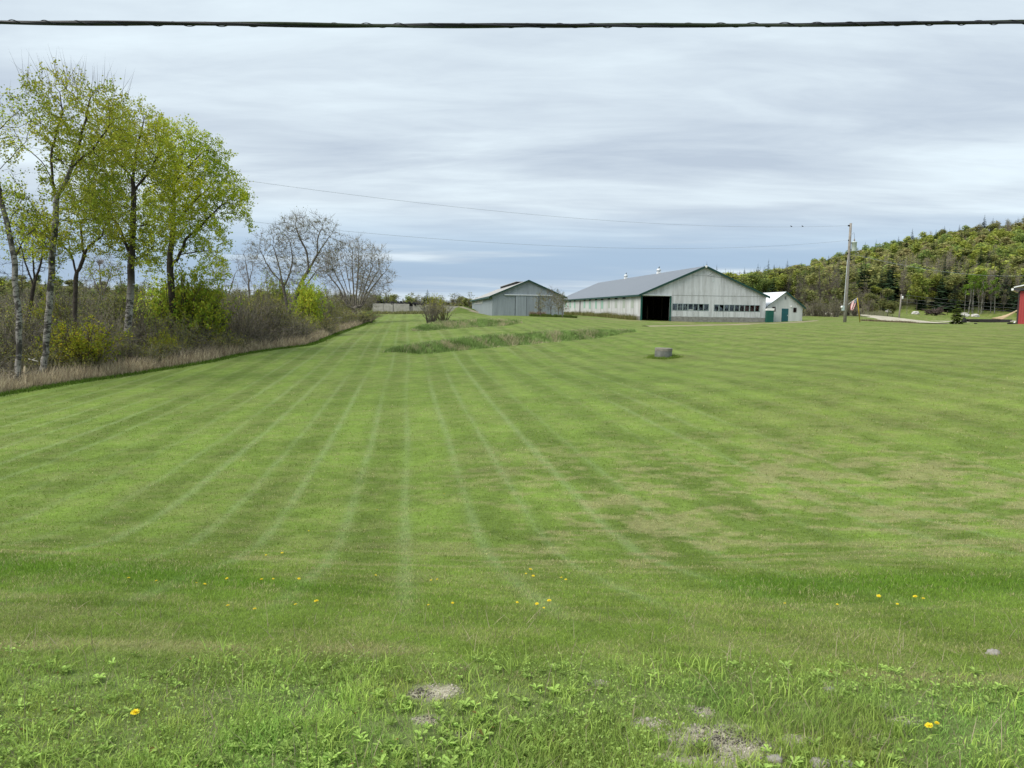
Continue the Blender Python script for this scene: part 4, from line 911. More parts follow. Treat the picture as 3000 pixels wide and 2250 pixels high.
big_tree("poplar_tree", 48, (504, 975), [
    [(504, 975), (504, 885), (499, 800), (497, 758), (503, 710), (507, 663), (510, 600), (508, 540), (520, 480), (545, 430)],
    [(498, 775), (520, 760), (532, 735), (545, 700), (590, 660), (640, 610)], [(507, 663), (560, 600), (620, 540)], [(510, 600), (470, 540), (450, 480)], [(532, 745), (560, 740), (600, 735)], [(508, 540), (560, 480), (600, 440)]],
    [(540, 440, 70, 50, 260), (590, 480, 70, 60, 300), (540, 530, 90, 80, 420), (630, 570, 75, 75, 420), (680, 600, 42, 70, 240), (590, 640, 90, 70, 420), (650, 690, 60, 55, 260), (560, 720, 70, 45, 200), (470, 620, 50, 80, 160), (500, 400, 40, 30, 80), (610, 760, 60, 40, 140), (460, 740, 40, 60, 110)],
    0.20, DARKB, "bright yellow-green poplar leaning towards the lawn, rightmost of the tall trees", 11, 0.053, YB, 15)
# ------------------------------------------------------------------ the bare trees further along the edge
def bare(name, Y, base_px, stems, blobs_px, R0, label, seed, twig=3, nleaf=0, lcol=OL, D=0.5, rt=0.008, bark=GREYB, ln=0.9, wd=0.026, lsize=0.05, depth=3, dens=9.0, **k):
    rng = np.random.default_rng(seed); b = at(*base_px, Y); b.z = hz(b.x, b.y); base = np.array(b); t = empty(name, b, 0, label=label, cat="tree", **k)
    st = [rel(s, Y, base) for s in stems]; st[0][0] = np.array([0, 0, -0.3]); m = Y/FPX
    A = blobs([(np.array(at(px, py, Y))-base, (rx*m, min(rx*m, depth), ry*m), int(n*dens)) for px, py, rx, ry, n in blobs_px], rng, 0.6); A = A+rng.normal(0, 0.35, A.shape)*m*40*min(1, R0*3.5); A = A[fbm(A[:, 0]*0.6+seed, A[:, 2]*0.45+A[:, 1]*0.3, seed+40, 3) > (0.44 if R0 > 0.08 else 0.3)]
    P, par = colonize(st, A, D*0.6, 2.4, D*0.72, 90, 0.10, seed); rad, kids, cnt = radii(P, par, R0, rt); lim = np.where(cnt <= 3)[0]
    B, T, tw = fine_twigs(P, par, lim, rng, twig, ln*0.8, wd*0.8, 0.35); limbs("trunk", P, par, rad, cnt, bark, t, 6, 3, 0.05, extra=(tw, bark(tw, np.zeros(len(tw)))))
    if nleaf:
        k_ = np.repeat(np.arange(len(B)), nleaf); k_ = k_[rng.random(len(k_)) < 0.6]; C = B[k_]+(T-B)[k_]*rng.random((len(k_), 1))+rng.normal(0, 0.06, (len(k_), 3))
        V, L = leaves(C, lsize, rng); mesh_np("crown", V, L, np.full(len(C), 4), LEAF, t, leafcol(C, lcol, rng, 0.7, 0.25, 0.1, 4, seed))
    return t
bare("bare_tree", 70, (848, 975), [
    [(848, 975), (842, 910), (832, 850), (828, 830), (800, 800), (780, 770), (765, 740)], [(830, 845), (850, 800), (858, 760), (850, 710)], [(845, 935), (862, 880), (880, 830), (905, 790), (930, 745), (960, 700), (985, 665)],
    [(905, 790), (900, 740), (880, 700), (865, 660)], [(828, 830), (815, 770), (800, 720)], [(862, 880), (900, 830), (930, 790)], [(930, 745), (930, 700), (945, 660)]],
    [(860, 690, 45, 45, 170), (880, 665, 30, 28, 80), (960, 690, 55, 45, 240), (810, 740, 55, 55, 220), (765, 740, 22, 45, 70), (850, 780, 85, 60, 260), (930, 760, 60, 50, 180), (790, 800, 40, 50, 110)], 0.22,
    "spreading bare grey tree with two leaning crowns, tallest beyond the leafy poplars", 21, 4, 1, (0.27, 0.28, 0.10), lsize=0.045)
fan = [[(1040, 940), (1040, 905), (1040, 885)]]+[[(1040+dx*0.2, 905), (1040+dx*0.55, 850), (1040+dx*0.9, 800-abs(dx)*-0.15), (1040+dx*1.1, 770+abs(dx)*0.3)] for dx in (-80, -60, -42, -25, -8, 10, 28, 46, 64, 82)]
bare("bare_tree", 96, (1040, 940), fan, [(1040, 770, 70, 55, 420), (1040, 830, 88, 60, 380), (1085, 800, 50, 60, 200), (990, 800, 45, 60, 200)], 0.36,
    "round many-stemmed bare tree, the last one where the lawn bends away", 22, 4, 1, (0.23, 0.22, 0.10), D=0.6, lsize=0.05, wd=0.030, ln=1.1, depth=5)
bare("bare_tree", 92, (733, 905), [[(733, 905), (730, 860), (728, 820), (722, 780), (715, 745)], [(728, 830), (740, 790), (738, 760)], [(729, 840), (705, 800), (695, 770)]], [(722, 760, 30, 32, 90), (715, 810, 40, 35, 70)], 0.12,
    "slender bare tree standing alone against the sky left of the spreading bare tree", 23, 3, D=0.6, wd=0.03)
bare("bare_tree", 105, (665, 900), [[(665, 900), (662, 850), (655, 810)], [(665, 880), (680, 830), (690, 800)], [(664, 890), (640, 840), (630, 800)]], [(660, 800, 50, 40, 200), (640, 830, 45, 40, 120), (690, 820, 30, 40, 80)], 0.16,
    "bushy bare grey tree low against the sky right of the bright poplar", 24, 4, D=0.65, wd=0.03, ln=1.1)
bare("bare_tree", 58, (60, 900), [[(100, 900), (100, 830), (98, 770), (95, 700)], [(100, 830), (120, 770), (130, 700)], [(100, 840), (75, 770), (60, 720)]], [(100, 700, 70, 70, 200), (60, 760, 60, 60, 120), (140, 740, 40, 60, 90)], 0.15,
    "thin bare tree behind the leaning pale trunk at the left edge", 25, 4, D=0.55, bark=DARKB)
bare("bare_tree", 75, (300, 900), [[(300, 900), (298, 850), (292, 800)], [(300, 870), (318, 820), (330, 780)], [(300, 880), (275, 820), (262, 790)]], [(300, 790, 60, 40, 160), (280, 830, 45, 40, 80)], 0.12,
    "small bare tree seen between the two white-footed trunks, sky behind it", 26, 4, D=0.6, wd=0.028)
# bare saplings in front of the sliding-door barn
for i, (bx_, top, Y, nl, lb) in enumerate(((1583, 856, 110, 3, "budding sapling close to the sliding door of the blue-grey barn"), (1614, 838, 110.5, 1, "tallest pale bare sapling before the blue-grey barn's right corner"),
        (1636, 848, 109, 2, "bare sapling between the two big barns, just right of the tallest sapling"), (1648, 862, 106, 4, "green-tinged sapling at the far end of the long barn's side wall"))):
    h = 926-top
    bare("sapling", Y, (bx_, 926), [[(bx_, 926), (bx_, 926-h*0.4), (bx_+1, 926-h*0.95)], [(bx_, 926-h*0.15), (bx_-6, 926-h*0.5), (bx_-9, 926-h*0.75)], [(bx_, 926-h*0.2), (bx_+7, 926-h*0.5), (bx_+11, 926-h*0.7)]],
        [(bx_, 926-h*0.55, 17, h*0.40, 110)], 0.06, lb, 30+i, 3, nl, (0.20, 0.20, 0.06), D=0.4, wd=0.03, ln=0.8, rt=0.012, lsize=0.05, dens=2, group="saplings by the barns")
# ------------------------------------------------------------------ scrub, woods and hedges: prototypes first
def shrub_arrays(seed, h, w, nst, bark, nleaf, lsize, lcol, twd=0.014, lean=0.5, leafy_top=0.3, tw_n=5):
    """many-stemmed shrub: vertex array, loops, sizes, colours for stems and for leaves"""
    rng = np.random.default_rng(seed); S_ = []; tipsB = []; tipsT = []
    for i in range(nst):
        a = rng.random()*2*math.pi; r = w*0.5*math.sqrt(rng.random()); hh = h*rng.uniform(0.55, 1.0)*(1-0.25*(r/(w*0.5))**2)
        n = 7; t = np.linspace(0, 1, n)[:, None]; b = np.array([math.cos(a), math.sin(a), 0])*r*0.30
        e = np.array([math.cos(a)*r*(1+lean*0.2), math.sin(a)*r*(1+lean*0.2), hh]); p = b*(1-t)+e*t
        p[:, :2] += (b-e)[None, :2]*0.25*np.sin(t*math.pi); p += rng.normal(0, 0.03*h, (n, 3))*t; S_.append(p)
        for k in range(tw_n*2):
            q = rng.uniform(0.25, 1.0); j = min(int(q*(n-1)), n-2); B = p[j]+(p[j+1]-p[j])*(q*(n-1)-j)
            d = (p[j+1]-p[j]); d = d/np.linalg.norm(d)*0.7+rng.normal(0, 0.55, 3)+np.array([0, 0, 0.25]); d /= np.linalg.norm(d)
            L = h*rng.uniform(0.12, 0.34); T = B+d*L; tipsB.append(B); tipsT.append(T)
            for _ in range(2):
                B2 = B+(T-B)*rng.uniform(0.3, 0.9); d2 = d*0.7+rng.normal(0, 0.6, 3); d2 /= np.linalg.norm(d2); tipsB.append(B2); tipsT.append(B2+d2*L*0.6)
    B = np.array(tipsB); T = np.array(tipsT); A0_ = np.concatenate([p[:-1] for p in S_]); A1_ = np.concatenate([p[1:] for p in S_])
    tt = np.tile(np.linspace(1, 0.35, 6), nst)*h*0.011+0.006; s = rand_unit(rng, len(A0_)); s[:, 2] *= 0.1; s /= np.linalg.norm(s, axis=1)[:, None]
    # crossed strips make each stem solid from every side
    V = []; sz = []
    for rot in (0, 1):
        q = s if rot == 0 else np.stack([-s[:, 1], s[:, 0], s[:, 2]], 1)
        V.append(np.stack([A0_-q*tt[:, None], A0_+q*tt[:, None], A1_+q*tt[:, None]*0.85, A1_-q*tt[:, None]*0.85], 1).reshape(-1, 3)); sz += [4]*len(A0_)
    tw = spikes(B, T, twd)[0]; V = np.concatenate(V+[tw]); sz = np.array(sz+[3]*len(B)); bark = np.array(bark)
    cS = bark[None]*(0.7+0.6*rng.random((len(V), 1)))
    out = [(V, sz, cS)]
    if nleaf:
        k = rng.integers(0, len(B), nleaf); C = B[k]+(T-B)[k]*rng.random((nleaf, 1))**0.6+rng.normal(0, lsize, (nleaf, 3))
        keep = rng.random(nleaf) < np.clip((C[:, 2]/h-leafy_top)*2.2+0.35, 0.04, 1); C = C[keep]
        Vl, _ = leaves(C, lsize, rng); out.append((Vl, np.full(len(C), 4), leafcol(C, lcol, rng, 1.5/max(h, 1), 0.3, 0.15, 4, seed)))
    return out
def conifer_arrays(seed, h, w, col, layers=26, per=11, spread=1.0):
    rng = np.random.default_rng(seed); V = []; C = []; col = np.array(col)
    for i in range(layers):
        f = i/(layers-1); z = h*(0.10+0.88*f); r = w*0.5*(1-f)**0.80*rng.uniform(0.75, 1.12)+0.07*w*(1-f)+0.16
        for j in range(per if f < 0.7 else max(5, per-3)):
            a = rng.random()*2*math.pi; rr = r*rng.uniform(0.65, 1.15); dr = rr*rng.uniform(0.10, 0.38); d = np.array([math.cos(a), math.sin(a), 0]); s = np.array([-d[1], d[0], 0])*rr*rng.uniform(0.26, 0.42)*spread
            p0 = np.array([0, 0, z]); m_ = p0+d*rr*0.55+np.array([0, 0, -dr*0.5]); e = p0+d*rr+np.array([0, 0, -dr*0.75])
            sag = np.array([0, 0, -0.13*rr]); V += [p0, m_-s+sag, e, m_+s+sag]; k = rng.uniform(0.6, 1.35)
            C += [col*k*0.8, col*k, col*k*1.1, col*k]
    V.extend([np.array([0.10, 0, h*0.9]), np.array([-0.05, 0.08, h*0.9]), np.array([0, 0, h*1.04]), np.array([-0.05, -0.08, h*0.9])]); C += [col]*4
    V = np.array(V); return V, np.full(len(V)//4, 4), np.array(C)
def crown_arrays(seed, h, w, col, n=420, q=0.42, base=0.35, lob=9, thin=0.0):
    """rounded deciduous crown of leaf clumps with gaps, on a forked trunk"""
    rng = np.random.default_rng(seed); cen = []; 
    for i in range(lob):
        f = rng.random(); z = h*(base+(1-base)*(0.12+0.78*f)); r = w*0.5*math.sin(math.pi*min(0.98, 0.18+0.74*f))**0.7*rng.uniform(0.25, 0.75); a = rng.random()*6.283
        cen.append((np.array([r*math.cos(a), r*math.sin(a), z]), w*rng.uniform(0.20, 0.31)))
    P = []
    for c, r in cen: P.append(c+rand_unit(rng, n//lob)*(rng.random((n//lob, 1))**0.4)*np.array([r, r, r*0.75]))
    C = np.concatenate(P); V, _ = leaves(C, q, rng, 0.8, 0.7); c = leafcol(C, col, rng, 0.45, 0.11, 0.06, 4, seed)
    Tp = [np.array([0, 0, -0.5]), np.array([rng.normal(0, .15), rng.normal(0, .15), h*base*0.8])]; B = [Tp[0]]; T = [Tp[1]]; W_ = [0.028*h]
    for c_, r in cen: B.append(Tp[1]+(np.array([0, 0, h*0.55])-Tp[1])*rng.random()*0.6); T.append(c_+np.array([0, 0, r*0.4])); W_.append(0.014*h)
    return V, c, np.array(B), np.array(T), np.array(W_), rng
def strips(B, T, W_, rng, taper=0.55):
    """limbs as crossed tapered strips"""
    d = T-B; s = np.cross(d, rand_unit(rng, len(B))); s /= np.linalg.norm(s, axis=1)[:, None]+1e-9; o = np.cross(d, s); o /= np.linalg.norm(o, axis=1)[:, None]+1e-9; V = []
    for q in (s, o): q = q*W_[:, None]*0.5; V.append(np.stack([B-q, B+q, T+q*taper, T-q*taper], 1).reshape(-1, 3))
    return np.concatenate(V)
def proto(name, parts):
    """an Empty with child meshes; parts: (part name, V, sizes, colour, material)"""
    e = bpy.data.objects.new(name, None); COL.objects.link(e)
    for pn, V, sz, c, m in parts: mesh_np(pn, V, np.arange(len(V)), sz, m, e, c)
    return e
PROTO = {}
def new_proto(key, name, parts, cat): PROTO[key] = [name, parts, cat, None]
def spawn(key, loc, rz, sc, label, group=None):
    nm, parts, cat, ob = PROTO[key]
    if ob is None:
        ob = proto(nm, parts); PROTO[key][3] = ob; ob.location = loc; ob.rotation_euler = (0, 0, rz); ob.scale = (sc,)*3 if not hasattr(sc, '__len__') else sc
        return tag(ob, label, cat, group)
    o = dup(ob, loc, rz, sc, label); o.name = nm
    if group: o["group"] = group
    elif "group" in o: del o["group"]
    return o
def decid(key, name, seed, h, w, col, n=520, q=0.42, base=0.35, bark=(0.12, 0.10, 0.085), lob=10, tw=80, cat="tree"):
    V, c, B, T, W_, rng = crown_arrays(seed, h, w, col, n, q, base, lob); L = strips(B, T, W_, rng)
    i = rng.integers(1, len(B), tw); b = B[i]+(T-B)[i]*rng.uniform(0.4, 1, (tw, 1)); t = b+rand_unit(rng, tw)*w*0.22+np.array([0, 0, 0.1*h]); tv = spikes(b, t, 0.10)[0]
    V2 = np.concatenate([L, tv]); sz = np.concatenate([np.full(len(L)//4, 4), np.full(tw, 3)]); cb = np.array(bark)[None]*rng.uniform(0.7, 1.3, (len(V2), 1))
    new_proto(key, name, [("trunk", V2, sz, cb, BARK), ("crown", V, np.full(len(V)//4, 4), c, LEAF)], cat)
def grey_tree(key, name, seed, h, w, bark=(0.25, 0.22, 0.18), tw=420, leaf=110, col=(0.22, 0.22, 0.08), q=0.25, base=0.25, twd=0.05, cat="tree"):
    rng = np.random.default_rng(seed); V, c, B, T, W_, _ = crown_arrays(seed, h, w, col, max(leaf, 10), q, base, 10); L = strips(B, T, W_*0.8, rng)
    i = rng.integers(1, len(B), tw); b = B[i]+(T-B)[i]*rng.uniform(0.15, 1, (tw, 1)); d = rand_unit(rng, tw)*0.8+np.array([0, 0, 0.55]); t = b+d*(w*0.20*rng.uniform(0.5, 1.3, (tw, 1)))
    j = rng.integers(0, tw, tw*2); b2 = b[j]+(t-b)[j]*rng.uniform(0.2, 1, (tw*2, 1)); t2 = b2+(rand_unit(rng, tw*2)*0.8+np.array([0, 0, 0.5]))*w*0.10
    tv = np.concatenate([spikes(b, t, twd)[0], spikes(b2, t2, twd*0.6)[0]]); V2 = np.concatenate([L, tv]); sz = np.concatenate([np.full(len(L)//4, 4), np.full(tw*3, 3)])
    cb = np.array(bark)[None]*rng.uniform(0.7, 1.3, (len(V2), 1)); pr = [("trunk", V2, sz, cb, BARK)]
    if leaf: pr.append(("crown", V, np.full(len(V)//4, 4), c, LEAF))
    new_proto(key, name, pr, cat)
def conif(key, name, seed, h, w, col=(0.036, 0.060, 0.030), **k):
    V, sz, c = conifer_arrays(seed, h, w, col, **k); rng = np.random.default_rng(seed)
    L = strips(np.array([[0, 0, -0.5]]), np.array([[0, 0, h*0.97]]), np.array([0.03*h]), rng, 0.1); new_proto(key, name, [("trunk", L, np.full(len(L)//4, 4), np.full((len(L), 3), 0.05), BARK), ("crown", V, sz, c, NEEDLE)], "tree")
def birch(key, seed, h, w, col, bark=(0.36, 0.35, 0.31)):
    rng = np.random.default_rng(seed); V, c, B, T, W_, _ = crown_arrays(seed, h, w, col, 420, 0.30, 0.42, 9)
    lean = rng.normal(0, 0.05, 2)*h; T[0] = np.array([lean[0], lean[1], h*0.80]); B[1:] = T[0]*rng.uniform(0.45, 0.95, (len(B)-1, 1)); W_[0] = 0.030*h; W_[1:] = 0.06
    L = strips(B, T, W_, rng, 0.4); cb = np.array(bark)[None]*rng.uniform(0.75, 1.15, (len(L), 1)); new_proto(key, "birch_tree", [("trunk", L, np.full(len(L)//4, 4), cb, BARK), ("crown", V, np.full(len(V)//4, 4), c, LEAF)], "birch")
HILLC = dict(yellow=(0.285, 0.325, 0.075), olive=(0.245, 0.262, 0.095), green=(0.225, 0.285, 0.082), tan=(0.262, 0.250, 0.110))
for i, (k, c) in enumerate(HILLC.items()):
    for v in range(3): decid((k, v), "deciduous_tree", 200+i*7+v, 10.6+v, 7.2+0.5*v, c, n=1900 if k != 'tan' else 1500, q=0.31, lob=8, base=0.26)
for v in range(4): grey_tree(('grey', v), "bare_tree", 260+v, 10.5+v, 5.2+0.4*v)
for v in range(3): conif(('spruce', v), "spruce_tree", 280+v, 12.5+2*v, 5.4+0.4*v)
conif(('pine', 0), "pine_tree", 290, 15, 7.0, (0.022, 0.040, 0.018), layers=15, per=8, spread=1.5)
for v in range(3): birch(('birch', v), 300+v, 15+v, 4.6, (0.18, 0.28, 0.04))
# ---- the wooded hill on the right
rng = np.random.default_rng(77)
SEG = [(2160, "above the small outbuilding"), (2330, "between outbuilding and tall pole"), (2480, "just right of the tall pole"), (2620, "above the far pole"), (2720, "right of the far pole"),
       (2810, "left of the birches"), (2900, "above the birches"), (2960, "near the red building"), (9999, "")]
def seg_of(px):
    if px < 2140: return "behind the big barn's eave"
    for (a, t), (b, _) in zip(SEG[:-1], SEG[1:]):
        if px < b: return t
    return SEG[-2][1]
KW = dict(yellow="fresh yellow-green tree", olive="dull olive tree", green="mid-green leafing tree", tan="tan-tinged tree", grey="leafless grey tree", spruce="dark pointed spruce", pine="dark broad pine", birch="pale-stemmed birch")
ZONES = ["at the hill's foot", "low on the hill", "halfway up the hill", "high on the hill", "on the skyline"]
cand = []
for Y in np.concatenate([np.arange(262, 470, 4.6), np.arange(470, 530, 5.6)]):
    sp = 4.9 if Y < 460 else 5.4
    for u in np.arange(2060, 3120, sp/Y*FPX):
        px = u+rng.uniform(-.45, .45)*sp/Y*FPX; y = Y+rng.uniform(-2.4, 2.4); x = (px-1500)/FPX*y
        hill_h = np.interp(px, SKY_U, SKY_Z)
        if hill_h < 3 and Y > 330: continue
        cand.append((px, x, y))
cand = np.array(cand); cz_ = hgt(cand[:, 1], cand[:, 2]); patch = fbm(cand[:, 1]*0.021, cand[:, 2]*0.026, 91, 3); patch2 = fbm(cand[:, 1]*0.03+9, cand[:, 2]*0.03, 95, 3)
kinds = []
for i, (px, x, y) in enumerate(cand):
    r = rng.random(); f = (y-262)/258
    pc = 0.045+0.12*(patch2[i] > 0.56)+0.10*(f < 0.10)+0.10*(f > 0.93)
    if px < 2240: pc += 0.14
    if r < pc: kinds.append('spruce' if rng.random() < 0.85 else 'pine'); continue
    g = patch[i]+rng.normal(0, 0.10)-0.10*(f < 0.25)*(px > 2450)
    kinds.append('grey' if g < 0.36 else 'olive' if g < 0.44 else 'tan' if g < 0.47 else 'yellow' if g < 0.64 else 'green')
kinds = np.array(kinds)
# which trees show most: the front rows, and everything near the skyline
fr = (cand[:, 2]-262)/258; score = np.where(fr < 0.06, 3, 0)+np.where(kinds == 'spruce', 1.2, 0)+np.where((fr > 0.90) & (fr < 1.0), 1.5, 0)+rng.random(len(cand))*1.4
inview = (cand[:, 0] > 2080) & (cand[:, 0] < 3050); score = np.where(inview, score, -1)
sel = np.argsort(-score)[:330]; is_sel = np.zeros(len(cand), bool); is_sel[sel] = True
buckets = {}
for i in sel:
    z = int(np.digitize(fr[i], [0.07, 0.30, 0.62, 0.90])); buckets.setdefault((kinds[i], z, seg_of(cand[i, 0])), []).append(i)
ORD = ["leftmost", "second from left", "third from left", "fourth from left", "fifth from left", "sixth from left", "seventh from left", "eighth from left", "ninth from left", "tenth from left"]+[f"{n} from left" for n in ("eleventh", "twelfth", "thirteenth", "fourteenth", "fifteenth", "sixteenth", "seventeenth", "eighteenth", "nineteenth", "twentieth", "21st", "22nd", "23rd", "24th", "25th", "26th")]
for (k, z, sg), ii in buckets.items():
    ii = sorted(ii, key=lambda i: cand[i, 0])
    for n_, i in enumerate(ii):
        kk = KW[k]; lb = f"{kk} {ZONES[z]}, {sg}"
        if len(ii) > 1: lb += f", {ORD[min(n_, 25)]}"
        sc = rng.uniform(0.78, 1.22)*(0.9 if k in ('spruce',) else 0.95); px, x, y = cand[i]
        if fr[i] > 0.9 and k == 'spruce': sc *= 0.95
        spawn((k, int(rng.integers(0, 3 if k != 'pine' else 1))), (x, y, cz_[i]-0.2), rng.random()*6.28, (sc*rng.uniform(0.85, 1.1), sc*rng.uniform(0.85, 1.1), sc), lb, "trees on the wooded hill")
# the remaining trees of the hill read as one mass
def mass(name, items, label, cat, mat_=None):
    """one mesh of many low-detail plants; items: (prototype key, location, rotation, scale)"""
    Vs, Cs, sz = [], [], []
    for key, loc, rz, sc in items:
        for pn, V, s, c, m in PROTO[key][1]:
            if pn == 'crown' and key[0] in HILLC:      # thinned: half the clumps, each larger
                nq = len(V)//4; kq = np.arange(0, nq, 3); Vq = V.reshape(-1, 4, 3)[kq]; Cn = Vq.mean(1, keepdims=True); Vq = Cn+(Vq-Cn)*1.7; V = Vq.reshape(-1, 3); c = c.reshape(-1, 4, 3)[kq].reshape(-1, 3); s = s[kq]
            ca, sa = math.cos(rz), math.sin(rz); Q = V*np.asarray(sc); Q = np.stack([Q[:, 0]*ca-Q[:, 1]*sa, Q[:, 0]*sa+Q[:, 1]*ca, Q[:, 2]], 1)+np.array(loc); Vs.append(Q); Cs.append(c*rng.uniform(0.85, 1.15)); sz.append(s)
    V = np.concatenate(Vs); o = mesh_np(name, V, np.arange(len(V)), np.concatenate(sz), mat_ or LEAF, None, np.concatenate(Cs)); return tag(o, label, cat, None, "stuff")
items = []
for i in np.where(~is_sel)[0]:
    k = kinds[i]; px, x, y = cand[i]; sc = rng.uniform(0.75, 1.2)*0.95; items.append(((k, int(rng.integers(0, 3 if k != 'pine' else 1))), (x, y, cz_[i]-0.2), rng.random()*6.28, sc))
mass("forest", items, "mixed budding woods covering the hill behind the farm", "woods")
# ---- white birches and dark evergreens at the woods' edge on the right
for n_, (px, top, Y, wh) in enumerate(((2826, 835, 258, "leftmost"), (2838, 812, 256, "tall, second from left"), (2848, 825, 258, "slim, third from left"), (2852, 806, 255, "straight, middle"), (2867, 812, 257, "leaning left of a pair"), (2875, 806, 256, "tallest on the right"), (2880, 828, 259, "short, right end"),
                                       (2915, 822, 258, "standing apart, far right"), (2903, 832, 260, "thin, between the cluster and the lone one"), (2658, 862, 240, "small, beside the far utility pole"), (2597, 852, 236, "leaning, left of the far utility pole"), (2710, 838, 262, "pale, above the dark brush pile"))):
    x = at(px, 900, Y).x; z = hz(x, Y); top_z = at(px, top-10, Y).z; spawn(('birch', n_ % 3), (x, Y, z-0.1), n_*1.3, ((top_z-z)/15.5*0.72, (top_z-z)/15.5*0.72, (top_z-z)/15.5), f"white-stemmed birch at the woods' edge, {wh}", "birches at the woods' edge")
for n_, (px, hh, Y, wh) in enumerate(((2700, 10, 262, "left of the brush pile"), (2770, 13, 264, "left of the birch cluster"), (2795, 9, 258, "close to the birch cluster, low"), (2890, 12, 266, "behind the birch cluster"), (2940, 13, 265, "right of the lone birch"), (2968, 9, 262, "beside the red building's eave"), (2600, 11, 255, "behind the leaning birch"), (2745, 14, 268, "above the dark brush pile"), (2920, 15, 272, "tall, behind the lone birch"))):
    x = at(px, 900, Y).x; spawn(('spruce', n_ % 3), (x, Y, hz(x, Y)-0.1), n_, hh/14, f"dark evergreen at the woods' edge, {wh}", "evergreens at the woods' edge")
# ---- greyer trees closer by, behind the small outbuilding and the pole
for n_ in range(30):
    px = 2335+n_*9.6+rng.uniform(-5, 5); Y = rng.uniform(150, 215)+max(0, (px-2480)*0.25); x = at(px, 900, Y).x; k = ('grey', int(rng.integers(0, 4))) if rng.random() < 0.62 else (('olive', 'yellow', 'olive')[int(rng.integers(0, 3))], int(rng.integers(0, 3)))
    hh = np.interp(px, [2330, 2400, 2470, 2640], [9.5, 9.5, 8, 6.5])*rng.uniform(0.75, 1.15); z = hz(x, Y)
    where = "behind the outbuilding" if px < 2375 else "between outbuilding and utility pole" if px < 2470 else "right of the utility pole by the road"
    spawn(k, (x, Y, z-0.2), rng.random()*6, hh/11.5, f"{KW[k[0]]} {where}, {n_+1}{'st' if n_ % 10 == 0 and n_ != 10 else 'nd' if n_ % 10 == 1 and n_ != 11 else 'rd' if n_ % 10 == 2 and n_ != 12 else 'th'} from the outbuilding", "roadside trees behind the pole")
for n_, (px, top, Y, k, lb) in enumerate(((2262, 812, 190, ('spruce', 1), "dark spruce above the small outbuilding's roof, taller of two"), (2248, 832, 192, ('spruce', 0), "dark spruce above the small outbuilding's roof, shorter of two"),
        (2527, 878, 132, ('grey', 0), "leafless tree beside the yellow guy guard"), (2545, 872, 140, ('grey', 1), "pair of grey trunks over the gravel road, left one"), (2556, 880, 140, ('grey', 2), "pair of grey trunks over the gravel road, right one"))):
    x = at(px, 900, Y).x; z = hz(x, Y); tz_ = at(px, top, Y).z; spawn(k, (x, Y, z-0.1), n_, (tz_-z)/(13.5 if k[0] == 'spruce' else 11), lb)
# ---- far treeline behind the silage wall and across the left
for v in range(2): grey_tree(('fargrey', v), "bare_tree", 320+v, 8, 6, (0.18, 0.155, 0.125), 300, 120, (0.18, 0.19, 0.07), 0.35, 0.12, 0.07)
def treeline(px0, px1, n, Yr, top_f, mix_, where, group, sub=None):
    L = []
    for i in range(n):
        px = px0+(px1-px0)*(i+rng.uniform(0.1, 0.9))/n; Y = rng.uniform(*Yr); x = at(px, 900, Y).x; z = hz(x, Y); top = at(px, top_f(px)+rng.uniform(-6, 16), Y).z; h = max(top-z, 2.5); r = rng.random(); a = 0
        for k, p in mix_:
            a += p
            if r < a: break
        L.append((px, k, (x, Y, z-0.2), h))
    cnt_ = {}
    for px, k, loc, h in sorted(L):
        cnt_[k] = cnt_.get(k, 0)+1; nm = KW.get(k, "leafless grey tree"); lb = f"{nm} {where}, {ORD[min(cnt_[k]-1, 25)]}"
        hh0 = {'spruce': 14, 'pine': 15, 'fargrey': 7.5}.get(k, 11.6); v = int(rng.integers(0, {'pine': 1, 'fargrey': 2}.get(k, 3))); sc = h/hh0; spawn((k, v), loc, rng.random()*6, (sc*rng.uniform(0.9, 1.25), sc*rng.uniform(0.9, 1.25), sc), lb, group)
treeline(1050, 1420, 26, (215, 300), lambda p: np.interp(p, [1050, 1110, 1200, 1330, 1420], [862, 858, 868, 876, 892]), [('fargrey', .5), ('olive', .15), ('spruce', .25), ('yellow', .1)], "in the far treeline behind the silage wall", "far trees behind the silage wall")
for px, top, k, w_, lb in ((1252, 839, 'spruce', 1.5, "dark leaning spruce, tallest behind the silage wall"), (1266, 853, 'spruce', 1.0, "smaller dark spruce right beside the tallest one"), (1243, 858, 'spruce', 1.1, "short dark spruce on the left of the tallest one"), (1330, 860, 'fargrey', 1.6, "round bare tree between the silage wall and the blue-grey barn"),
                           (1375, 856, 'fargrey', 0.7, "thin bare tree by the blue-grey barn's left eave")):
    Y = 205; x = at(px, 900, Y).x; z = hz(x, Y); tz_ = at(px, top, Y).z; sc = (tz_-z)/(14 if k == 'spruce' else 7.5); spawn((k, 0), (x, Y, z-0.1), px, (sc*w_, sc*w_, sc), lb)
tf = lambda p: np.interp(p, [-300, 0, 150, 300, 420, 600, 800, 1050], [800, 800, 815, 832, 845, 862, 868, 866])
treeline(-120, 400, 26, (150, 250), lambda p: tf(p)+14, [('fargrey', .62), ('olive', .2), ('spruce', .18)], "across the scrub at the far left", "far trees on the left")
treeline(400, 1050, 30, (270, 340), tf, [('fargrey', .55), ('olive', .22), ('yellow', .08), ('spruce', .15)], "on the low horizon beyond the bare trees", "far trees on the left horizon")
items = []
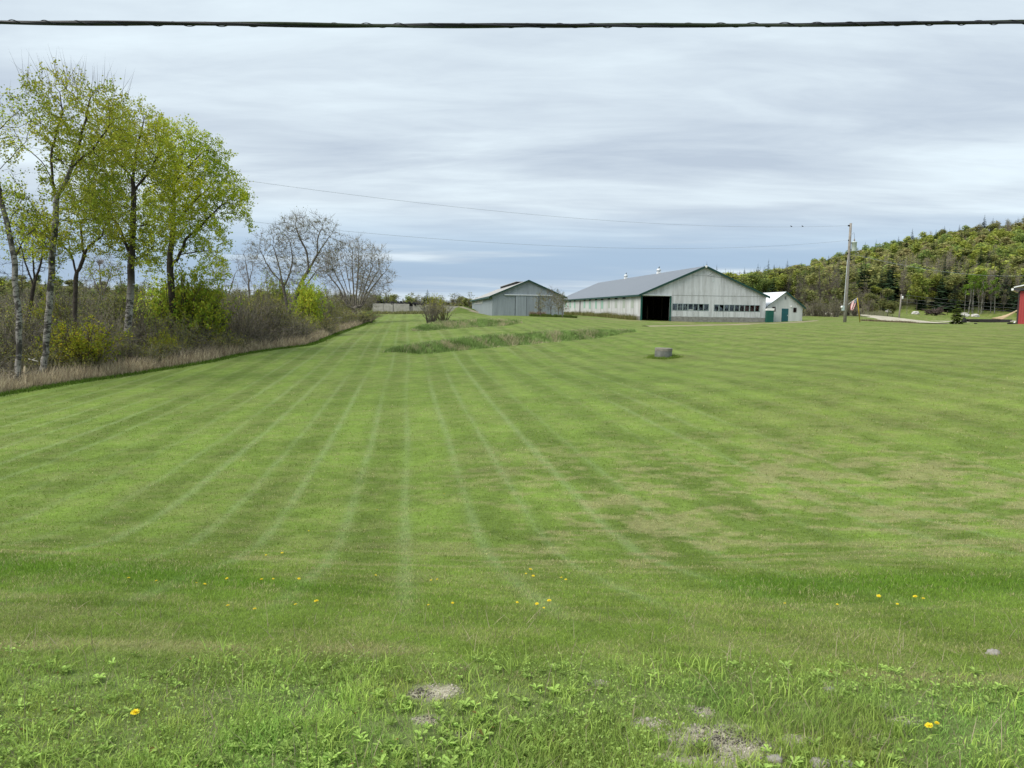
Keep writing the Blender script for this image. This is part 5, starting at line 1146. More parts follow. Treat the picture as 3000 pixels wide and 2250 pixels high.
for i in range(520):
    px = rng.uniform(-500, 1720); Y = rng.uniform(255, 420); 
    if 395 < px < 480 and Y < 300: continue
    x = (px-1500)/FPX*Y; k = rng.choice(['fargrey', 'olive', 'spruce', 'fargrey', 'green']); h = rng.uniform(5, 8.5)*(1 if px < 1000 else 0.75); items.append(((k, int(rng.integers(0, 2))), (x, Y, hz(x, Y)-0.2), rng.random()*6, h/{'spruce': 14, 'fargrey': 7.5}.get(k, 10.6)))
mass("woods", items, "grey-brown spring woods along the far left horizon", "woods")
# ------------------------------------------------------------------ scrub between the lawn and the far trees
BR = (0.235, 0.21, 0.165); BRO = (0.195, 0.185, 0.120)
SH = {}
def shrub_proto(key, name, *a, **k):
    out = shrub_arrays(*a, **k); parts = [("stems", *out[0], BARK)]
    if len(out) > 1: parts.append(("foliage", *out[1], LEAF))
    new_proto(key, name, parts, "shrub")
for v in range(4):
    shrub_proto(('brown', v), "shrub", 400+v, 2.6, 2.6, 34, BR, 420, 0.030, (0.21, 0.21, 0.06))
    shrub_proto(('olive', v+20), "shrub", 420+v, 2.5, 2.6, 30, BRO, 1400, 0.034, (0.23, 0.24, 0.05))
for v in range(2):
    shrub_proto(('bright', v), "leafy_shrub", 440+v, 2.6, 3.0, 34, (0.13, 0.10, 0.06), 5000, 0.042, (0.31, 0.335, 0.034), leafy_top=0.25)
    shrub_proto(('green', v+20), "leafy_shrub", 450+v, 3.2, 2.4, 30, (0.10, 0.085, 0.05), 8000, 0.047, (0.40, 0.47, 0.055), leafy_top=0.0)
PROTO[('olive', 20)][0] = "shrub"
rng = np.random.default_rng(5)
def put(key, px, py_base, Y, h, w, label, group=None):
    """shrub of height h and width w metres whose foot stands at that bearing and distance"""
    x = at(px, 900, Y).x; h0, w0 = {'brown': (2.6, 2.6), 'olive': (2.5, 2.6), 'bright': (2.6, 3.0), 'green': (3.2, 2.4)}[key[0]]
    return spawn(key, (x, Y, hz(x, Y)-0.05), rng.random()*6.28, (w/w0, w/w0, h/h0), label, group)
put(('bright', 0), 235, 1110, 36, 2.7, 3.3, "yellow-green shrub with reddish lower leaves between the two white-footed trunks")
put(('bright', 1), 205, 1110, 37.5, 2.3, 2.0, "small yellow-green shrub leaning on the left of the brightest one")
put(('bright', 1), 470, 1070, 42.5, 1.9, 1.6, "thin yellowish shrub in front of the rightmost tall poplar")
put(('green', 20), 540, 1030, 48.5, 5.2, 3.4, "tall bright leafy thicket around the foot of the rightmost poplar")
put(('green', 21), 600, 1020, 50, 4.6, 3.0, "bright leafy thicket on the lawn side of the rightmost poplar")
put(('green', 20), 470, 1020, 50, 4.2, 3.0, "leafy thicket on the left of the rightmost poplar")
put(('green', 21), 905, 985, 66, 4.8, 2.7, "narrow bright green bush beside the spreading bare tree")
put(('green', 20), 888, 985, 66.5, 3.2, 2.0, "low bright green bush at the foot of the narrow one")
put(('bright', 1), 775, 985, 72, 4.2, 4.0, "pale yellow-green bush left of the spreading bare tree's trunk")
put(('olive', 21), 1000, 950, 88, 2.3, 5, "dark olive thicket under the round bare tree, left half")
put(('olive', 22), 1050, 945, 92, 2.1, 5.5, "dark olive thicket under the round bare tree, right half")
put(('olive', 23), 1078, 940, 96, 1.7, 3.6, "low dark shrub at the lawn's far bend")
put(('bright', 0), 380, 900, 130, 5.0, 3.6, "rounded pale green tree-like shrub left of the far house").name = "leafy_shrub"
put(('brown', 0), 1262, 955, 80, 2.9, 3.0, "bare fan-shaped bush in front of the silage wall").name = "shrub"
put(('olive', 22), 1300, 945, 83, 2.4, 3.3, "budding bush right of the bare fan-shaped one before the silage wall")
put(('bright', 0), 1275, 940, 96, 3.2, 2.2, "yellowish budding bush behind the bare fan-shaped one")
for px, Y, h, w_, k, lb in ((560, 62, 4.6, 2.6, ('bright', 0), "tall pale yellow-green sapling thicket just right of the rightmost poplar"), (640, 66, 4.2, 2.4, ('bright', 1), "yellow-green sapling thicket below the bushy bare tree"), (690, 74, 4.4, 2.6, ('olive', 20), "tall olive thicket left of the slender bare tree"),
        (800, 76, 5.0, 2.6, ('green', 20), "soft green sapling clump left of the spreading bare tree"), (742, 60, 3.2, 2.2, ('bright', 0), "low yellowish shrub near the lawn below the slender bare tree"), (300, 52, 3.9, 2.6, ('olive', 22), "olive thicket between the two white-footed trunks, behind the brightest shrub"),
        (40, 40, 3.4, 2.6, ('olive', 21), "olive thicket behind the leaning pale trunk at the left edge"), (150, 47, 4.0, 2.4, ('bright', 1), "faint yellowish thicket behind the tallest aspen"), (965, 82, 3.4, 2.6, ('olive', 20), "rounded olive bush right of the narrow bright green one")):
    put(k, px, 0, Y, h, w_, lb)
# a belt of separate shrubs along the lawn, the nearest ones as things
belt = []
for Y in np.concatenate([np.arange(29, 60, 1.9), np.arange(60, 108, 3.0)]):
    for k in range(7):
        off = 1.5+k*(1.5 if Y < 60 else 2.2)+rng.uniform(-0.6, 0.6); y = Y+rng.uniform(-0.9, 0.9); x = float(edge_x(y))-off; belt.append((x, y, k))
near = {}
W_TR = [(120, "the tallest aspen"), (220, "the forked tree"), (368, "the white-footed poplar"), (504, "the rightmost poplar"), (733, "the slender bare tree"), (848, "the spreading bare tree"), (1040, "the round bare tree")]
items = []
for x, y, k in belt:
    px = 1500+x/y*FPX
    if px < -150: continue
    if abs(px-433) < 40 and y > 60: continue
    r = rng.random(); far = y > 60; key = ('brown', int(rng.integers(0, 4))) if r < 0.55 else ('olive', 20+int(rng.integers(0, 4))); g_tall = fbm(np.array([x*0.12]), np.array([y*0.10]), 63, 3)[0]
    h = rng.uniform(1.2, 2.6)*(0.55+0.9*g_tall)*(0.55 if k == 0 else 0.85 if k == 1 else 1.1)*(1.45 if y > 45 else 1.2); w_ = rng.uniform(1.8, 3.0)*(1 if not far else 1.3)
    if (k <= 1 and len(near.get('l', [])) < 90) and (k == 0 or y < 60): near.setdefault('l', []).append((px, y, key, h, w_))
    else:
        h0, w0 = {'brown': (2.6, 2.6), 'olive': (2.5, 2.6)}[key[0]]; items.append((key, (x, y, hz(x, y)-0.05), rng.random()*6, (w_/w0, w_/w0, h/h0)))
cnt_ = {}
rows = []
for px, y, key, h, w_ in sorted(near['l']):
    tn = min(W_TR, key=lambda t: abs(t[0]-px)); side = "left of" if px < tn[0]-12 else "right of" if px > tn[0]+12 else "before"
    kd = "brown shrub" if key[0] == 'brown' else "olive shrub"; kd = ("low " if h < 1.25 else "tall " if h > 2.1 else "")+kd
    rows.append((f"{kd} at the lawn edge {side} {tn[1]}", px, y, key, h, w_))
from collections import Counter
cc = Counter(r[0] for r in rows); seen = Counter()
for lb, px, y, key, h, w_ in rows:
    seen[lb] += 1; put(key, px, 0, y, h, w_, lb+(f", {ORD[min(seen[lb]-1, 25)]}" if cc[lb] > 1 else ""), "shrubs along the lawn edge")
# deeper scrub: one tangled mass
for i in range(420):
    Y = rng.uniform(42, 205)**1.0; px = rng.uniform(-420, 1080); x = (px-1500)/FPX*Y
    if x > float(edge_x(min(Y, 100)))-9: continue
    if 385 < px < 485 and Y > 70: hmax = 1.6
    else: hmax = 4.0
    key = ('brown', int(rng.integers(0, 4))) if rng.random() < 0.62 else ('olive', 20+int(rng.integers(0, 4))); h = rng.uniform(0.55, 1.0)*hmax*(1 if Y < 110 else 1.2); w_ = h*rng.uniform(1.2, 1.9)
    h0, w0 = {'brown': (2.6, 2.6), 'olive': (2.5, 2.6)}[key[0]]; items.append((key, (x, Y, hz(x, Y)-0.05), rng.random()*6, (w_/w0, w_/w0, h/h0)))
mass("undergrowth", items, "grey-brown tangled scrub between the lawn and the far left woods", "scrub", BARK)
# ------------------------------------------------------------------ dry grass fringe and long grass
def blades(name, X, Y, h, w, col, lean=0.35, seed=0, curl=0.3, label=None, cat=None, mat_=GRASS, z=None):
    """n curved grass blades (two segments each) as one mesh"""
    rng = np.random.default_rng(seed); n = len(X); Z = hgt(X, Y) if z is None else z; a = rng.random(n)*2*math.pi; L = np.abs(rng.normal(0, lean, n)); d = np.stack([np.cos(a)*L, np.sin(a)*L, np.ones(n)], 1); d /= np.linalg.norm(d, axis=1)[:, None]
    b = a+rng.uniform(-1.2, 1.2, n)+math.pi/2; s = np.stack([np.cos(b), np.sin(b), np.zeros(n)], 1)*(np.asarray(w)*0.5*np.ones(n))[:, None]; h = np.asarray(h)*np.ones(n)
    P0 = np.stack([X, Y, Z-0.01], 1); P1 = P0+d*(h*0.55)[:, None]; d2 = d+np.stack([np.cos(a), np.sin(a), -0.6*np.ones(n)], 1)*(curl*rng.uniform(0.2, 1.6, n))[:, None]; d2 /= np.linalg.norm(d2, axis=1)[:, None]; P2 = P1+d2*(h*0.5)[:, None]
    V = np.stack([P0-s, P0+s, P1+s*0.85, P1-s*0.85, P2], 1).reshape(-1, 3); i = np.arange(n)[:, None]*5; L_ = np.concatenate([i+np.array([[0, 1, 2, 3]]), i+np.array([[3, 2, 4]])], 1).reshape(-1)
    o = mesh_np(name, V, L_, np.tile([4, 3], n), mat_, None, np.repeat(col, 5, 0), smooth=False)
    return tag(o, label, cat, None, "stuff")
rng = np.random.default_rng(8)
n = 26000; y = np.exp(rng.uniform(math.log(22), math.log(104), n)); off = np.abs(rng.normal(0, 0.75, n))+0.05; clump = fbm(y*0.45, off*0.5, 71, 3); keep = clump+0.3*rng.random(n) > 0.44; y = y[keep]; off = off[keep]; x = edge_x(y)-off+0.25*(fbm(y*0.7, y*0, 72, 2)-0.5)
n = len(y); pal = np.array([(0.58, 0.50, 0.34), (0.47, 0.39, 0.26), (0.37, 0.30, 0.21), (0.64, 0.56, 0.38), (0.32, 0.26, 0.19)]); c = pal[rng.integers(0, 5, n)]*rng.uniform(0.7, 1.15, (n, 1))
blades("dry_grass", x, y, rng.uniform(0.35, 0.95, n)*np.interp(off, [0, 0.5, 2], [0.5, 0.95, 1.1]), 0.010+y*0.00022, c, 0.45, 81, 0.35, "straw-coloured dead grass fringe along the scrub edge", "dry grass", STRAW)
n = 15000; y = np.exp(rng.uniform(math.log(22), math.log(104), n)); x = edge_x(y)+rng.normal(0.12, 0.17, n); c = np.array([0.105, 0.18, 0.03])*rng.uniform(0.6, 1.3, (n, 1))
blades("edge_grass", x, y, rng.uniform(0.08, 0.22, n), 0.012+y*0.0003, c, 0.5, 82, 0.4, "lush darker green grass strip where the mowing stops", "grass")
# tall grass on the banks
def bank(name, n, xr, yc, wy, wx, hh, seed, label, dryf=0.25):
    rng = np.random.default_rng(seed); x = rng.uniform(*xr, n); t = rng.normal(0, 0.48, n); y = yc(x)+t*wy(x)
    k = rng.random(n) < wx(x)*sstep(1.5, 0.5, np.abs(t)+0.7*(fbm(x*0.9, y*0.9, seed, 3)-0.5)); x, y, t = x[k], y[k], t[k]; n = len(x); f = fbm(x*0.9, y*0.8, seed+3, 3); dry = (f+rng.normal(0, 0.13, n)) > 0.70-0.10*dryf
    g = np.array([0.225, 0.320, 0.105])*(0.6+0.9*fbm(x*1.6, y*1.6, seed+5, 2))[:, None]*rng.uniform(0.75, 1.25, (n, 1)); c = np.where(dry[:, None], np.array([0.50, 0.46, 0.28])*rng.uniform(0.7, 1.2, (n, 1)), g)
    return blades(name, x, y, hh*1.15*np.exp(-(t/0.75)**2)*rng.uniform(0.5, 1.15, n)*(0.6+0.8*fbm(x*0.7, y*0.7, seed+7, 2)), 0.035, c, 0.38, seed+9, 0.45, label, "tall grass")
bank("tall_grass", 30000, (-8.2, 11.5), lambda x: 55+(x+2.4)*1.15, lambda x: np.interp(x, [-8.2, -6, -2, 3, 8, 11.5], [0.6, 2.1, 2.9, 2.9, 2.3, 0.4]), lambda x: sstep(-8.4, -7.2, x)*sstep(11.6, 9.5, x), 0.36, 91, "long green unmown grass on the nearer bank across the lawn", 0.3)
bank("tall_grass", 17000, (-10.0, 1.2), lambda x: 81+(x+4)*0.9, lambda x: np.interp(x, [-10, -8, -3, 1.2], [1.2, 4.0, 4.2, 1.5]), lambda x: sstep(-10.2, -8.8, x)*sstep(1.3, -0.3, x), 0.42, 92, "long green grass on the farther bank below the blue-grey barn", 0.9)
# weeds along the barn walls
def along(name, n, f, h, seed, cols, label, w=0.035):
    rng = np.random.default_rng(seed); t = rng.random(n); x, y = f(t, rng); k = fbm(t*26, t*0, seed, 3)+0.25*rng.random(n) > 0.42; x, y, t = x[k], y[k], t[k]; n = len(x); c = np.array(cols)[rng.integers(0, len(cols), n)]*rng.uniform(0.65, 1.25, (n, 1))
    return blades(name, x, y, h*rng.uniform(0.5, 1.2, n)*(0.5+fbm(t*40, t*0, seed+1, 2)), w, c, 0.35, seed, 0.4, label, "tall grass")
lx, ly = -math.sin(AX), math.cos(AX)
def side_f(a, b, o0, o1): return lambda t, r: ((lambda q, o: (A0.x+lx*q-math.cos(AX)*o, A0.y+ly*q-math.sin(AX)*o))(a+(b-a)*t, o0+(o1-o0)*r.random(len(t))))
along("weeds", 7000, side_f(0.5, 60, 0.15, 1.8), 0.75, 101, [(0.28, 0.25, 0.12), (0.10, 0.14, 0.03), (0.22, 0.20, 0.09)], "tall half-dry weeds along the long barn's side wall")
along("weeds", 6000, lambda t, r: (np.interp(t, [0, 1], [at(1552, 900, 111).x, at(1690, 900, 108).x]), 110.5-2.0*t+r.uniform(-1.2, 1.2, len(t))), 0.36, 102, [(0.09, 0.14, 0.03), (0.10, 0.16, 0.035), (0.15, 0.18, 0.05)], "dark green grass strip before the saplings between the barns")
along("weeds", 2500, lambda t, r: (at(1553, 900, 112).x+2.2*t, 112.5+r.uniform(-1.0, 0.5, len(t))), 0.6, 103, [(0.30, 0.24, 0.17), (0.26, 0.20, 0.13)], "clump of dry brown weeds by the blue-grey barn's sliding door")
along("weeds", 2200, lambda t, r: (np.cos(t*6.283)*(WELL[2]+np.abs(r.normal(0, 0.26, len(t)))+0.01)+WELL[0], np.sin(t*6.283)*(WELL[2]+np.abs(r.normal(0, 0.26, len(t)))+0.01)+WELL[1]), 0.14, 104, [(0.17, 0.26, 0.05), (0.20, 0.28, 0.055), (0.16, 0.24, 0.045)], "uncut green grass ringing the foot of the concrete well", 0.018)
along("weeds", 3000, lambda t, r: (np.interp(t, [0, 1], [at(2535, 900, 108).x, at(2680, 900, 99).x]), 108-9*t+r.uniform(-1.5, 1.5, len(t))), 0.24, 105, [(0.24, 0.19, 0.12), (0.20, 0.16, 0.10), (0.28, 0.23, 0.15)], "brown dead grass bank below the gravel road", 0.05)
along("weeds", 3600, lambda t, r: (np.interp(t, [0, 1], [at(1085, 900, 146).x, at(1260, 900, 142).x]), 147-4*t+r.uniform(-4, 3, len(t))), 0.55, 106, [(0.22, 0.22, 0.10), (0.12, 0.15, 0.04), (0.28, 0.25, 0.14)], "pale rough grass at the foot of the concrete silage wall", 0.05)
for n_ in range(9):
    px = 2345+n_*20+rng.uniform(-5, 5); put(('brown' if n_ % 3 else 'olive', (n_ % 4) if n_ % 3 else 20+n_ % 4), px, 0, rng.uniform(128, 142), rng.uniform(2.0, 3.4), rng.uniform(3.2, 4.8), f"low roadside brush beyond the lawn, {['leftmost', 'second', 'third', 'fourth', 'fifth', 'sixth', 'seventh', 'eighth', 'ninth', 'tenth', 'eleventh', 'twelfth'][n_]} bush from the small outbuilding rightwards", "roadside brush")
# ------------------------------------------------------------------ loose things near the scrub and across the road
bp = empty("brush_pile", hit(968, 957, 60, 110), 0.2, label="heap of grey branches with pale boards between lawn and scrub", cat="brush pile"); mb = MB(); r_ = random.Random(4)
for i in range(90):
    a = r_.uniform(0, 6.28); c = Vector((r_.gauss(0, 1.0), r_.gauss(0, 0.7), 0.1+abs(r_.gauss(0.25, 0.3)))); d = Vector((math.cos(a), math.sin(a), r_.uniform(-0.3, 0.4)))*r_.uniform(0.4, 1.3); mb.tube([c-d, c+Vector((0, 0, r_.uniform(-.1, .15))), c+d], [0.035, 0.03, 0.012], 5)
mb.build("branches", plain("grey_branch", (0.20, 0.18, 0.155), 0.9, 0, 0.4, 4), bp); mb = MB()
for i in range(5): mb.box((0.5+i*0.24, -0.8, 0.25), (0.62+i*0.24, -0.75, 0.85))
mb.box((0.1, -0.74, 1.02), (1.3, -0.66, 1.12)); mb.build("boards", plain("weathered_board", (0.48, 0.46, 0.43)), bp)
fb = MB(); 
for i in range(7): a = i*0.9; fb.tube([(0, 0, 0.05), (0.9*math.cos(a)*0.6, 0.35*math.sin(a), 0.12+0.05*i)], [0.06, 0.02], 6)
p = hit(92, 1055, 25, 60); p = at(90, 1055, 34); fb2 = MB().tube([p+Vector((-0.1, 0, 0.05)), p+Vector((0.1, 0, 0)), p+Vector((0.32, 0, -0.05))], [0.02, 0.03, 0.015], 6).tube([p+Vector((0.05, 0, 0)), p+Vector((0.22, 0, 0.1))], [0.015, 0.006], 5)
tag(fb2.build("fallen_branch", plain("bleached_branch", (0.55, 0.53, 0.48))), "small bleached dead branch caught in the scrub by the tallest aspen", "branch")
st_ = MB().lathe([(0.05, -0.4), (0.055, 0.6), (0.04, 0.72), (0.02, 0.8)], (0, 0, 0), 9); p = hit(75, 1128, 22, 60)
tag(st_.build("stump", plain("pale_split_stump", (0.50, 0.42, 0.28), 0.9, 0, 0.3, 8, bstr=0.3), None, False, p), "pale broken stub standing in the dry grass beside the tallest aspen", "stump")
# rocks, brush heap, timber by the road on the right
def rock(px, py, Y, r, lb, m_, seed, grp="pale rocks at the woods' edge"):
    x = at(px, py, Y).x; mb = MB(); mb.ball((0, 0, r[2]*0.55), r, 12, 8, 0, 0.16, random.Random(seed)); return tag(mb.build("rock", m_, None, False, (x, Y, hz(x, Y))), lb, "rock", grp)
RK = plain("pale_rock", (0.50, 0.48, 0.45), 0.9, 0, 0.3, 3)
for i, (px, lb) in enumerate(((2811, "small pale rock left of the birch cluster"), (2820, "pale rock at the foot of the leftmost birch"), (2829, "flat pale rock between the birch stems"), (2857, "pale rock right of the birch cluster's middle"), (2606, "flat white rock on the grass left of the far utility pole"), (2682, "grey rock right of the far utility pole"))): rock(px, 921, 246, (1.3, 0.8, 0.62), lb, RK, i)
bx_ = at(2738, 922, 243); mb = MB(); r_ = random.Random(9)
for i in range(70): a = r_.uniform(0, 6.28); c = Vector((r_.gauss(0, 1.3), r_.gauss(0, 0.7), 0.3+abs(r_.gauss(0.6, 0.6)))); d = Vector((math.cos(a), math.sin(a), r_.uniform(-0.5, 0.5)))*1.3; mb.tube([c-d, c+d], [0.16, 0.07], 5)
tag(mb.build("brush_heap", plain("dark_brush", (0.075, 0.055, 0.048), 0.95), None, False, (bx_.x, 243, hz(bx_.x, 243))), "dark rounded heap of brush on the far grass before the woods", "brush heap")
tx = at(2937, 915, 215).x; tz0 = hz(tx, 215); tb = MB(); r_ = random.Random(2)
for i in range(14): y = i*0.35; tb.prism([(0, 0.3+0.02*i), (0.25, 0.2), (4.6, 2.9-0.12*i), (4.4, 3.1-0.12*i)], 1, y, y+0.22)
tag(tb.build("timber_stack", plain("raw_timber", (0.45, 0.34, 0.20), 0.8, 0, 0.3, 5), None, False, (tx, 215, tz0)), "slanting stack of yellowish sawn timber beyond the red building", "timber stack")
lp = MB(); r_ = random.Random(7)
for i in range(30): x0 = r_.uniform(-3, 3); z0 = 0.12+0.24*(i % 3); lp.tube([(x0-3.2, i*0.12, z0), (x0+3.2, i*0.12+r_.uniform(-.3, .3), z0+r_.uniform(-.08, .08))], 0.16, 7)
lx_ = at(2918, 934, 190).x; tag(lp.build("log_pile", plain("dark_logs", (0.028, 0.024, 0.022), 0.9), None, False, (lx_, 190, hz(lx_, 190))), "low dark pile of logs along the far gravel road", "log pile")
sp_ = at(2824, 942, 150); sp_.z = hz(sp_.x, 150); ps = empty("pedestal_stand", sp_, 0, label="thin stand with a dark base and a pale flat top by the road", cat="stand")
MB().lathe([(0.45, 0), (0.5, 0.1), (0.42, 0.7), (0.2, 1.0), (0.05, 1.05)], (0, 0, 0), 12).build("base", BLACK, ps, True); MB().tube([(0, 0, 1.0), (0, 0, 1.75)], 0.05, 8).build("post", SLOT, ps); MB().lathe([(0.5, 0), (0.62, 0.05), (0.62, 0.16), (0.2, 0.24)], (0, 0, 1.72), 14).build("top", RK, ps, True)
x = at(2972, 930, 85).x; conif(('cedar', 0), "evergreen_shrub", 350, 3.2, 1.8, (0.060, 0.085, 0.018), layers=18, per=9); PROTO[('cedar', 0)][2] = "shrub"; spawn(('cedar', 0), (x, 96, hz(x, 96)), 0, 0.95, "yellowish evergreen shrub at the corner of the red building")
for px, py, lb in ((2858, 949, "small dark clump of soil on the right lawn near the red building"),): 
    p = hit(px, py, 40, 120); tag(MB().ball((0, 0, 0.05), (0.22, 0.15, 0.10), 9, 6, 0, 0.25, random.Random(3)).build("dirt_clod", plain("dark_soil", (0.03, 0.025, 0.02)), None, False, p), lb, "clod")
# ------------------------------------------------------------------ mown lawn blades, rough shoulder, weeds, dandelions
def lawn_blades():
    rng = np.random.default_rng(501); n = 640000
    s = rng.uniform(1/36.0, 1/3.2, n); y = 1/s; u = rng.uniform(-0.80, 0.80, n); x = u*(y+1.2)
    k = (brush_mask(x, y) < 0.5) & (y > 3.35+0.6*(fbm(x*0.9, y*0.9, 52, 3)-0.5)) & (rng.random(n) < sstep(36, 16, y)); x, y = x[k], y[k]; n = len(x)
    c = lawn_col(x, y)*(1+0.12*sstep(9, 5, y))[:, None]*(1+(rng.random((n, 1))-0.45)*0.75*sstep(40, 8, y)[:, None])*np.array([1.48, 1.44, 1.42]); dry = rng.random(n) < 0.035+0.55*lawn_dry(x, y); c[dry] = np.array([0.46, 0.42, 0.22])*rng.uniform(0.7, 1.2, (dry.sum(), 1))
    w = np.maximum(0.0024, 0.00070*y)*rng.uniform(0.7, 1.3, n); h = (0.016+0.010*fbm(x*2, y*2, 502, 2)+0.0009*y)*rng.uniform(0.6, 1.5, n)
    lush = np.exp(-((y-6.6)/1.0)**2)*sstep(0.42, 0.58, fbm(x*0.33, y*0.6, 9, 3)); h = h*(1+0.5*lush)
    blades("lawn_grass", x, y, h, w, c, 0.75, 503, 0.5, "short mown green grass of the lawn", "grass")
lawn_blades()
def shoulder():
    rng = np.random.default_rng(511); n = 420000; y = 1/rng.uniform(1/4.5, 1/1.7, n); x = rng.uniform(-0.95, 0.95, n)*(y+0.8)
    edge = 3.55+0.6*(fbm(x*0.9, y*0.9, 52, 3)-0.5); b = bare_mask(x, y); tuft = fbm(x*3.2, y*3.2, 513, 3)
    k = (rng.random(n) > 0.86*b) & (y < edge) & (tuft+0.35*rng.random(n) > 0.38); x, y, tuft = x[k], y[k], tuft[k]; n = len(x)
    g = fbm(x*1.3, y*1.3, 514, 3); c = np.array([0.345, 0.48, 0.115])[None]*(0.65+0.75*g)[:, None]*rng.uniform(0.6, 1.45, (n, 1)); c[:, 0] *= 0.80+0.35*fbm(x*2.2, y*2.2, 515, 2)
    d = rng.random(n) < 0.06+0.20*np.exp(-((y-3.5)/0.25)**2); c[d] = np.array([0.30, 0.26, 0.15])*rng.uniform(0.6, 1.2, (d.sum(), 1))
    near = sstep(3.7, 3.0, y); h = (0.020+0.030*near*sstep(0.40, 0.70, tuft)+0.012*near)*rng.uniform(0.5, 1.35, n)
    blades("rough_grass", x, y, h, rng.uniform(0.0020, 0.0042, n), c, 0.60, 516, 0.40, "rough unmown grass of the shoulder beside the road", "grass")
    # long coarse tufts
    rng = np.random.default_rng(521); m = 420; ty = 1/rng.uniform(1/3.7, 1/1.9, m); tx = rng.uniform(-0.9, 0.9, m)*(ty+0.6); q = bare_mask(tx, ty) < 0.4; tx, ty = tx[q], ty[q]; k = rng.integers(14, 40, len(tx)); i = np.repeat(np.arange(len(tx)), k)
    x = tx[i]+rng.normal(0, 0.035, len(i)); y = ty[i]+rng.normal(0, 0.035, len(i)); c = np.array([0.35, 0.48, 0.11])*rng.uniform(0.7, 1.35, (len(i), 1))*rng.uniform(0.8, 1.2, (len(tx), 1))[i]
    blades("coarse_grass", x, y, rng.uniform(0.05, 0.115, len(i)), rng.uniform(0.003, 0.0062, len(i)), c, 0.55, 522, 0.7, "tufts of coarse long grass on the shoulder", "grass")
shoulder()
def weeds():
    """rosettes of toothed dandelion and plantain leaves, and small clover leaves"""
    rng = np.random.default_rng(531); V = []; L = []; sz = []; C = []
    m = 6500; ry = 1/rng.uniform(1/3.6, 1/1.75, m); rx = rng.uniform(-0.92, 0.92, m)*(ry+0.7); k = (rng.random(len(rx)) < 0.18+0.82*sstep(3.5, 2.6, ry)) & (bare_mask(rx, ry) < 0.35) & (fbm(rx*1.7, ry*1.7, 532, 3)+0.25*rng.random(len(rx)) > 0.52); rx, ry = rx[k], ry[k]; rz = hgt(rx, ry)
    base = 0
    for x, y, z in zip(rx, ry, rz):
        nl = int(rng.integers(5, 11)); big = rng.uniform(0.6, 1.25); tone = rng.uniform(0.75, 1.3); a0 = rng.random()*6.28; wide = rng.uniform(0.13, 0.24)
        for j in range(nl):
            a = a0+j*6.283/nl+rng.normal(0, 0.25); l = 0.029*big*rng.uniform(0.6, 1.25); el_ = rng.uniform(0.5, 1.4); ca, sa = math.cos(a), math.sin(a)
            ts = (0.0, 0.28, 0.5, 0.72, 0.88, 1.0); ws = (0.10, 0.55, 0.62, 1.0, 0.75, 0.05); pts = []
            for t, wv in zip(ts, ws):
                r = l*t*math.cos(el_*(1-0.55*t)); hh = l*(t*math.sin(el_)-0.35*t*t*math.sin(el_+0.3)); w_ = l*wide*wv*(0.85+0.3*rng.random())
                pts.append((x+ca*r-sa*w_, y+sa*r+ca*w_, z+hh+0.012+0.25*w_)); pts.append((x+ca*r, y+sa*r, z+hh+0.008)); pts.append((x+ca*r+sa*w_, y+sa*r-ca*w_, z+hh+0.012+0.25*w_))
            V += pts; n6 = len(ts)
            for i in range(n6-1):
                b = base+3*i; L += [b, b+1, b+4, b+3, b+1, b+2, b+5, b+4]; sz += [4, 4]
            col = np.array([0.300, 0.425, 0.110])*tone*rng.uniform(0.7, 1.45); 
            if rng.random() < 0.015: col = np.array([0.22, 0.17, 0.06])
            C += [col]*(3*n6); base += 3*n6
    tag(mesh_np("weeds", V, L, sz, GRASS, None, np.array(C), smooth=True), "broad-leaved weeds and dandelion rosettes on the shoulder", "weeds", None, "stuff")
    rng = np.random.default_rng(541); n = 60000; y = 1/rng.uniform(1/3.6, 1/1.75, n); x = rng.uniform(-0.92, 0.92, n)*(y+0.7); k = (bare_mask(x, y) < 0.5) & (fbm(x*2.1, y*2.1, 542, 3) > 0.50); x, y = x[k], y[k]; n = len(x)
    C = np.stack([x, y, hgt(x, y)+rng.uniform(0.02, 0.085, n)], 1); V, _ = leaves(C, 0.0062, rng, 0.6, 0.35); c = np.repeat(np.array([0.30, 0.42, 0.11])*rng.uniform(0.6, 1.4, (n, 1)), 4, 0)
    tag(mesh_np("clover", V, np.arange(4*n), np.full(n, 4), GRASS, None, c), "low clover and small-leaved weeds on the shoulder", "weeds", None, "stuff")
    # dead stalks and litter
    rng = np.random.default_rng(551); n = 3500; y = 1/rng.uniform(1/4.8, 1/1.8, n); x = rng.uniform(-0.92, 0.92, n)*(y+0.7); c = np.array([0.36, 0.31, 0.21])*rng.uniform(0.6, 1.2, (n, 1))
    blades("dead_stalks", x, y, rng.uniform(0.05, 0.17, n), 0.003, c, 1.5, 552, 0.2, "scattered dead straw stalks in the rough grass", "straw", STRAW)
    # gravel in the bare patches
    rng = np.random.default_rng(561); mb = MB(); xs, ys = [], []
    for bx, by, ax, ay in BARE:
        q = int(1100*ax*ay/0.02); a = rng.random(q)*6.283; r = np.sqrt(rng.random(q))*1.05; xs.append(bx+ax*r*np.cos(a)); ys.append(by+ay*r*np.sin(a))
    x = np.concatenate(xs); y = np.concatenate(ys); n = len(x); z = hgt(x, y); r = np.exp(rng.normal(-6.0, 0.45, n)); ico = np.array([(0, 0, 1), (.9, 0, .3), (.28, .85, .3), (-.72, .53, .3), (-.72, -.53, .3), (.28, -.85, .3), (.4, .3, -.7), (-.5, 0, -.7), (.3, -.4, -.7)]); F = np.array([(0, 1, 2), (0, 2, 3), (0, 3, 4), (0, 4, 5), (0, 5, 1), (1, 6, 2), (2, 6, 7), (2, 7, 3), (3, 7, 4), (4, 7, 8), (4, 8, 5), (5, 8, 1), (1, 8, 6)])
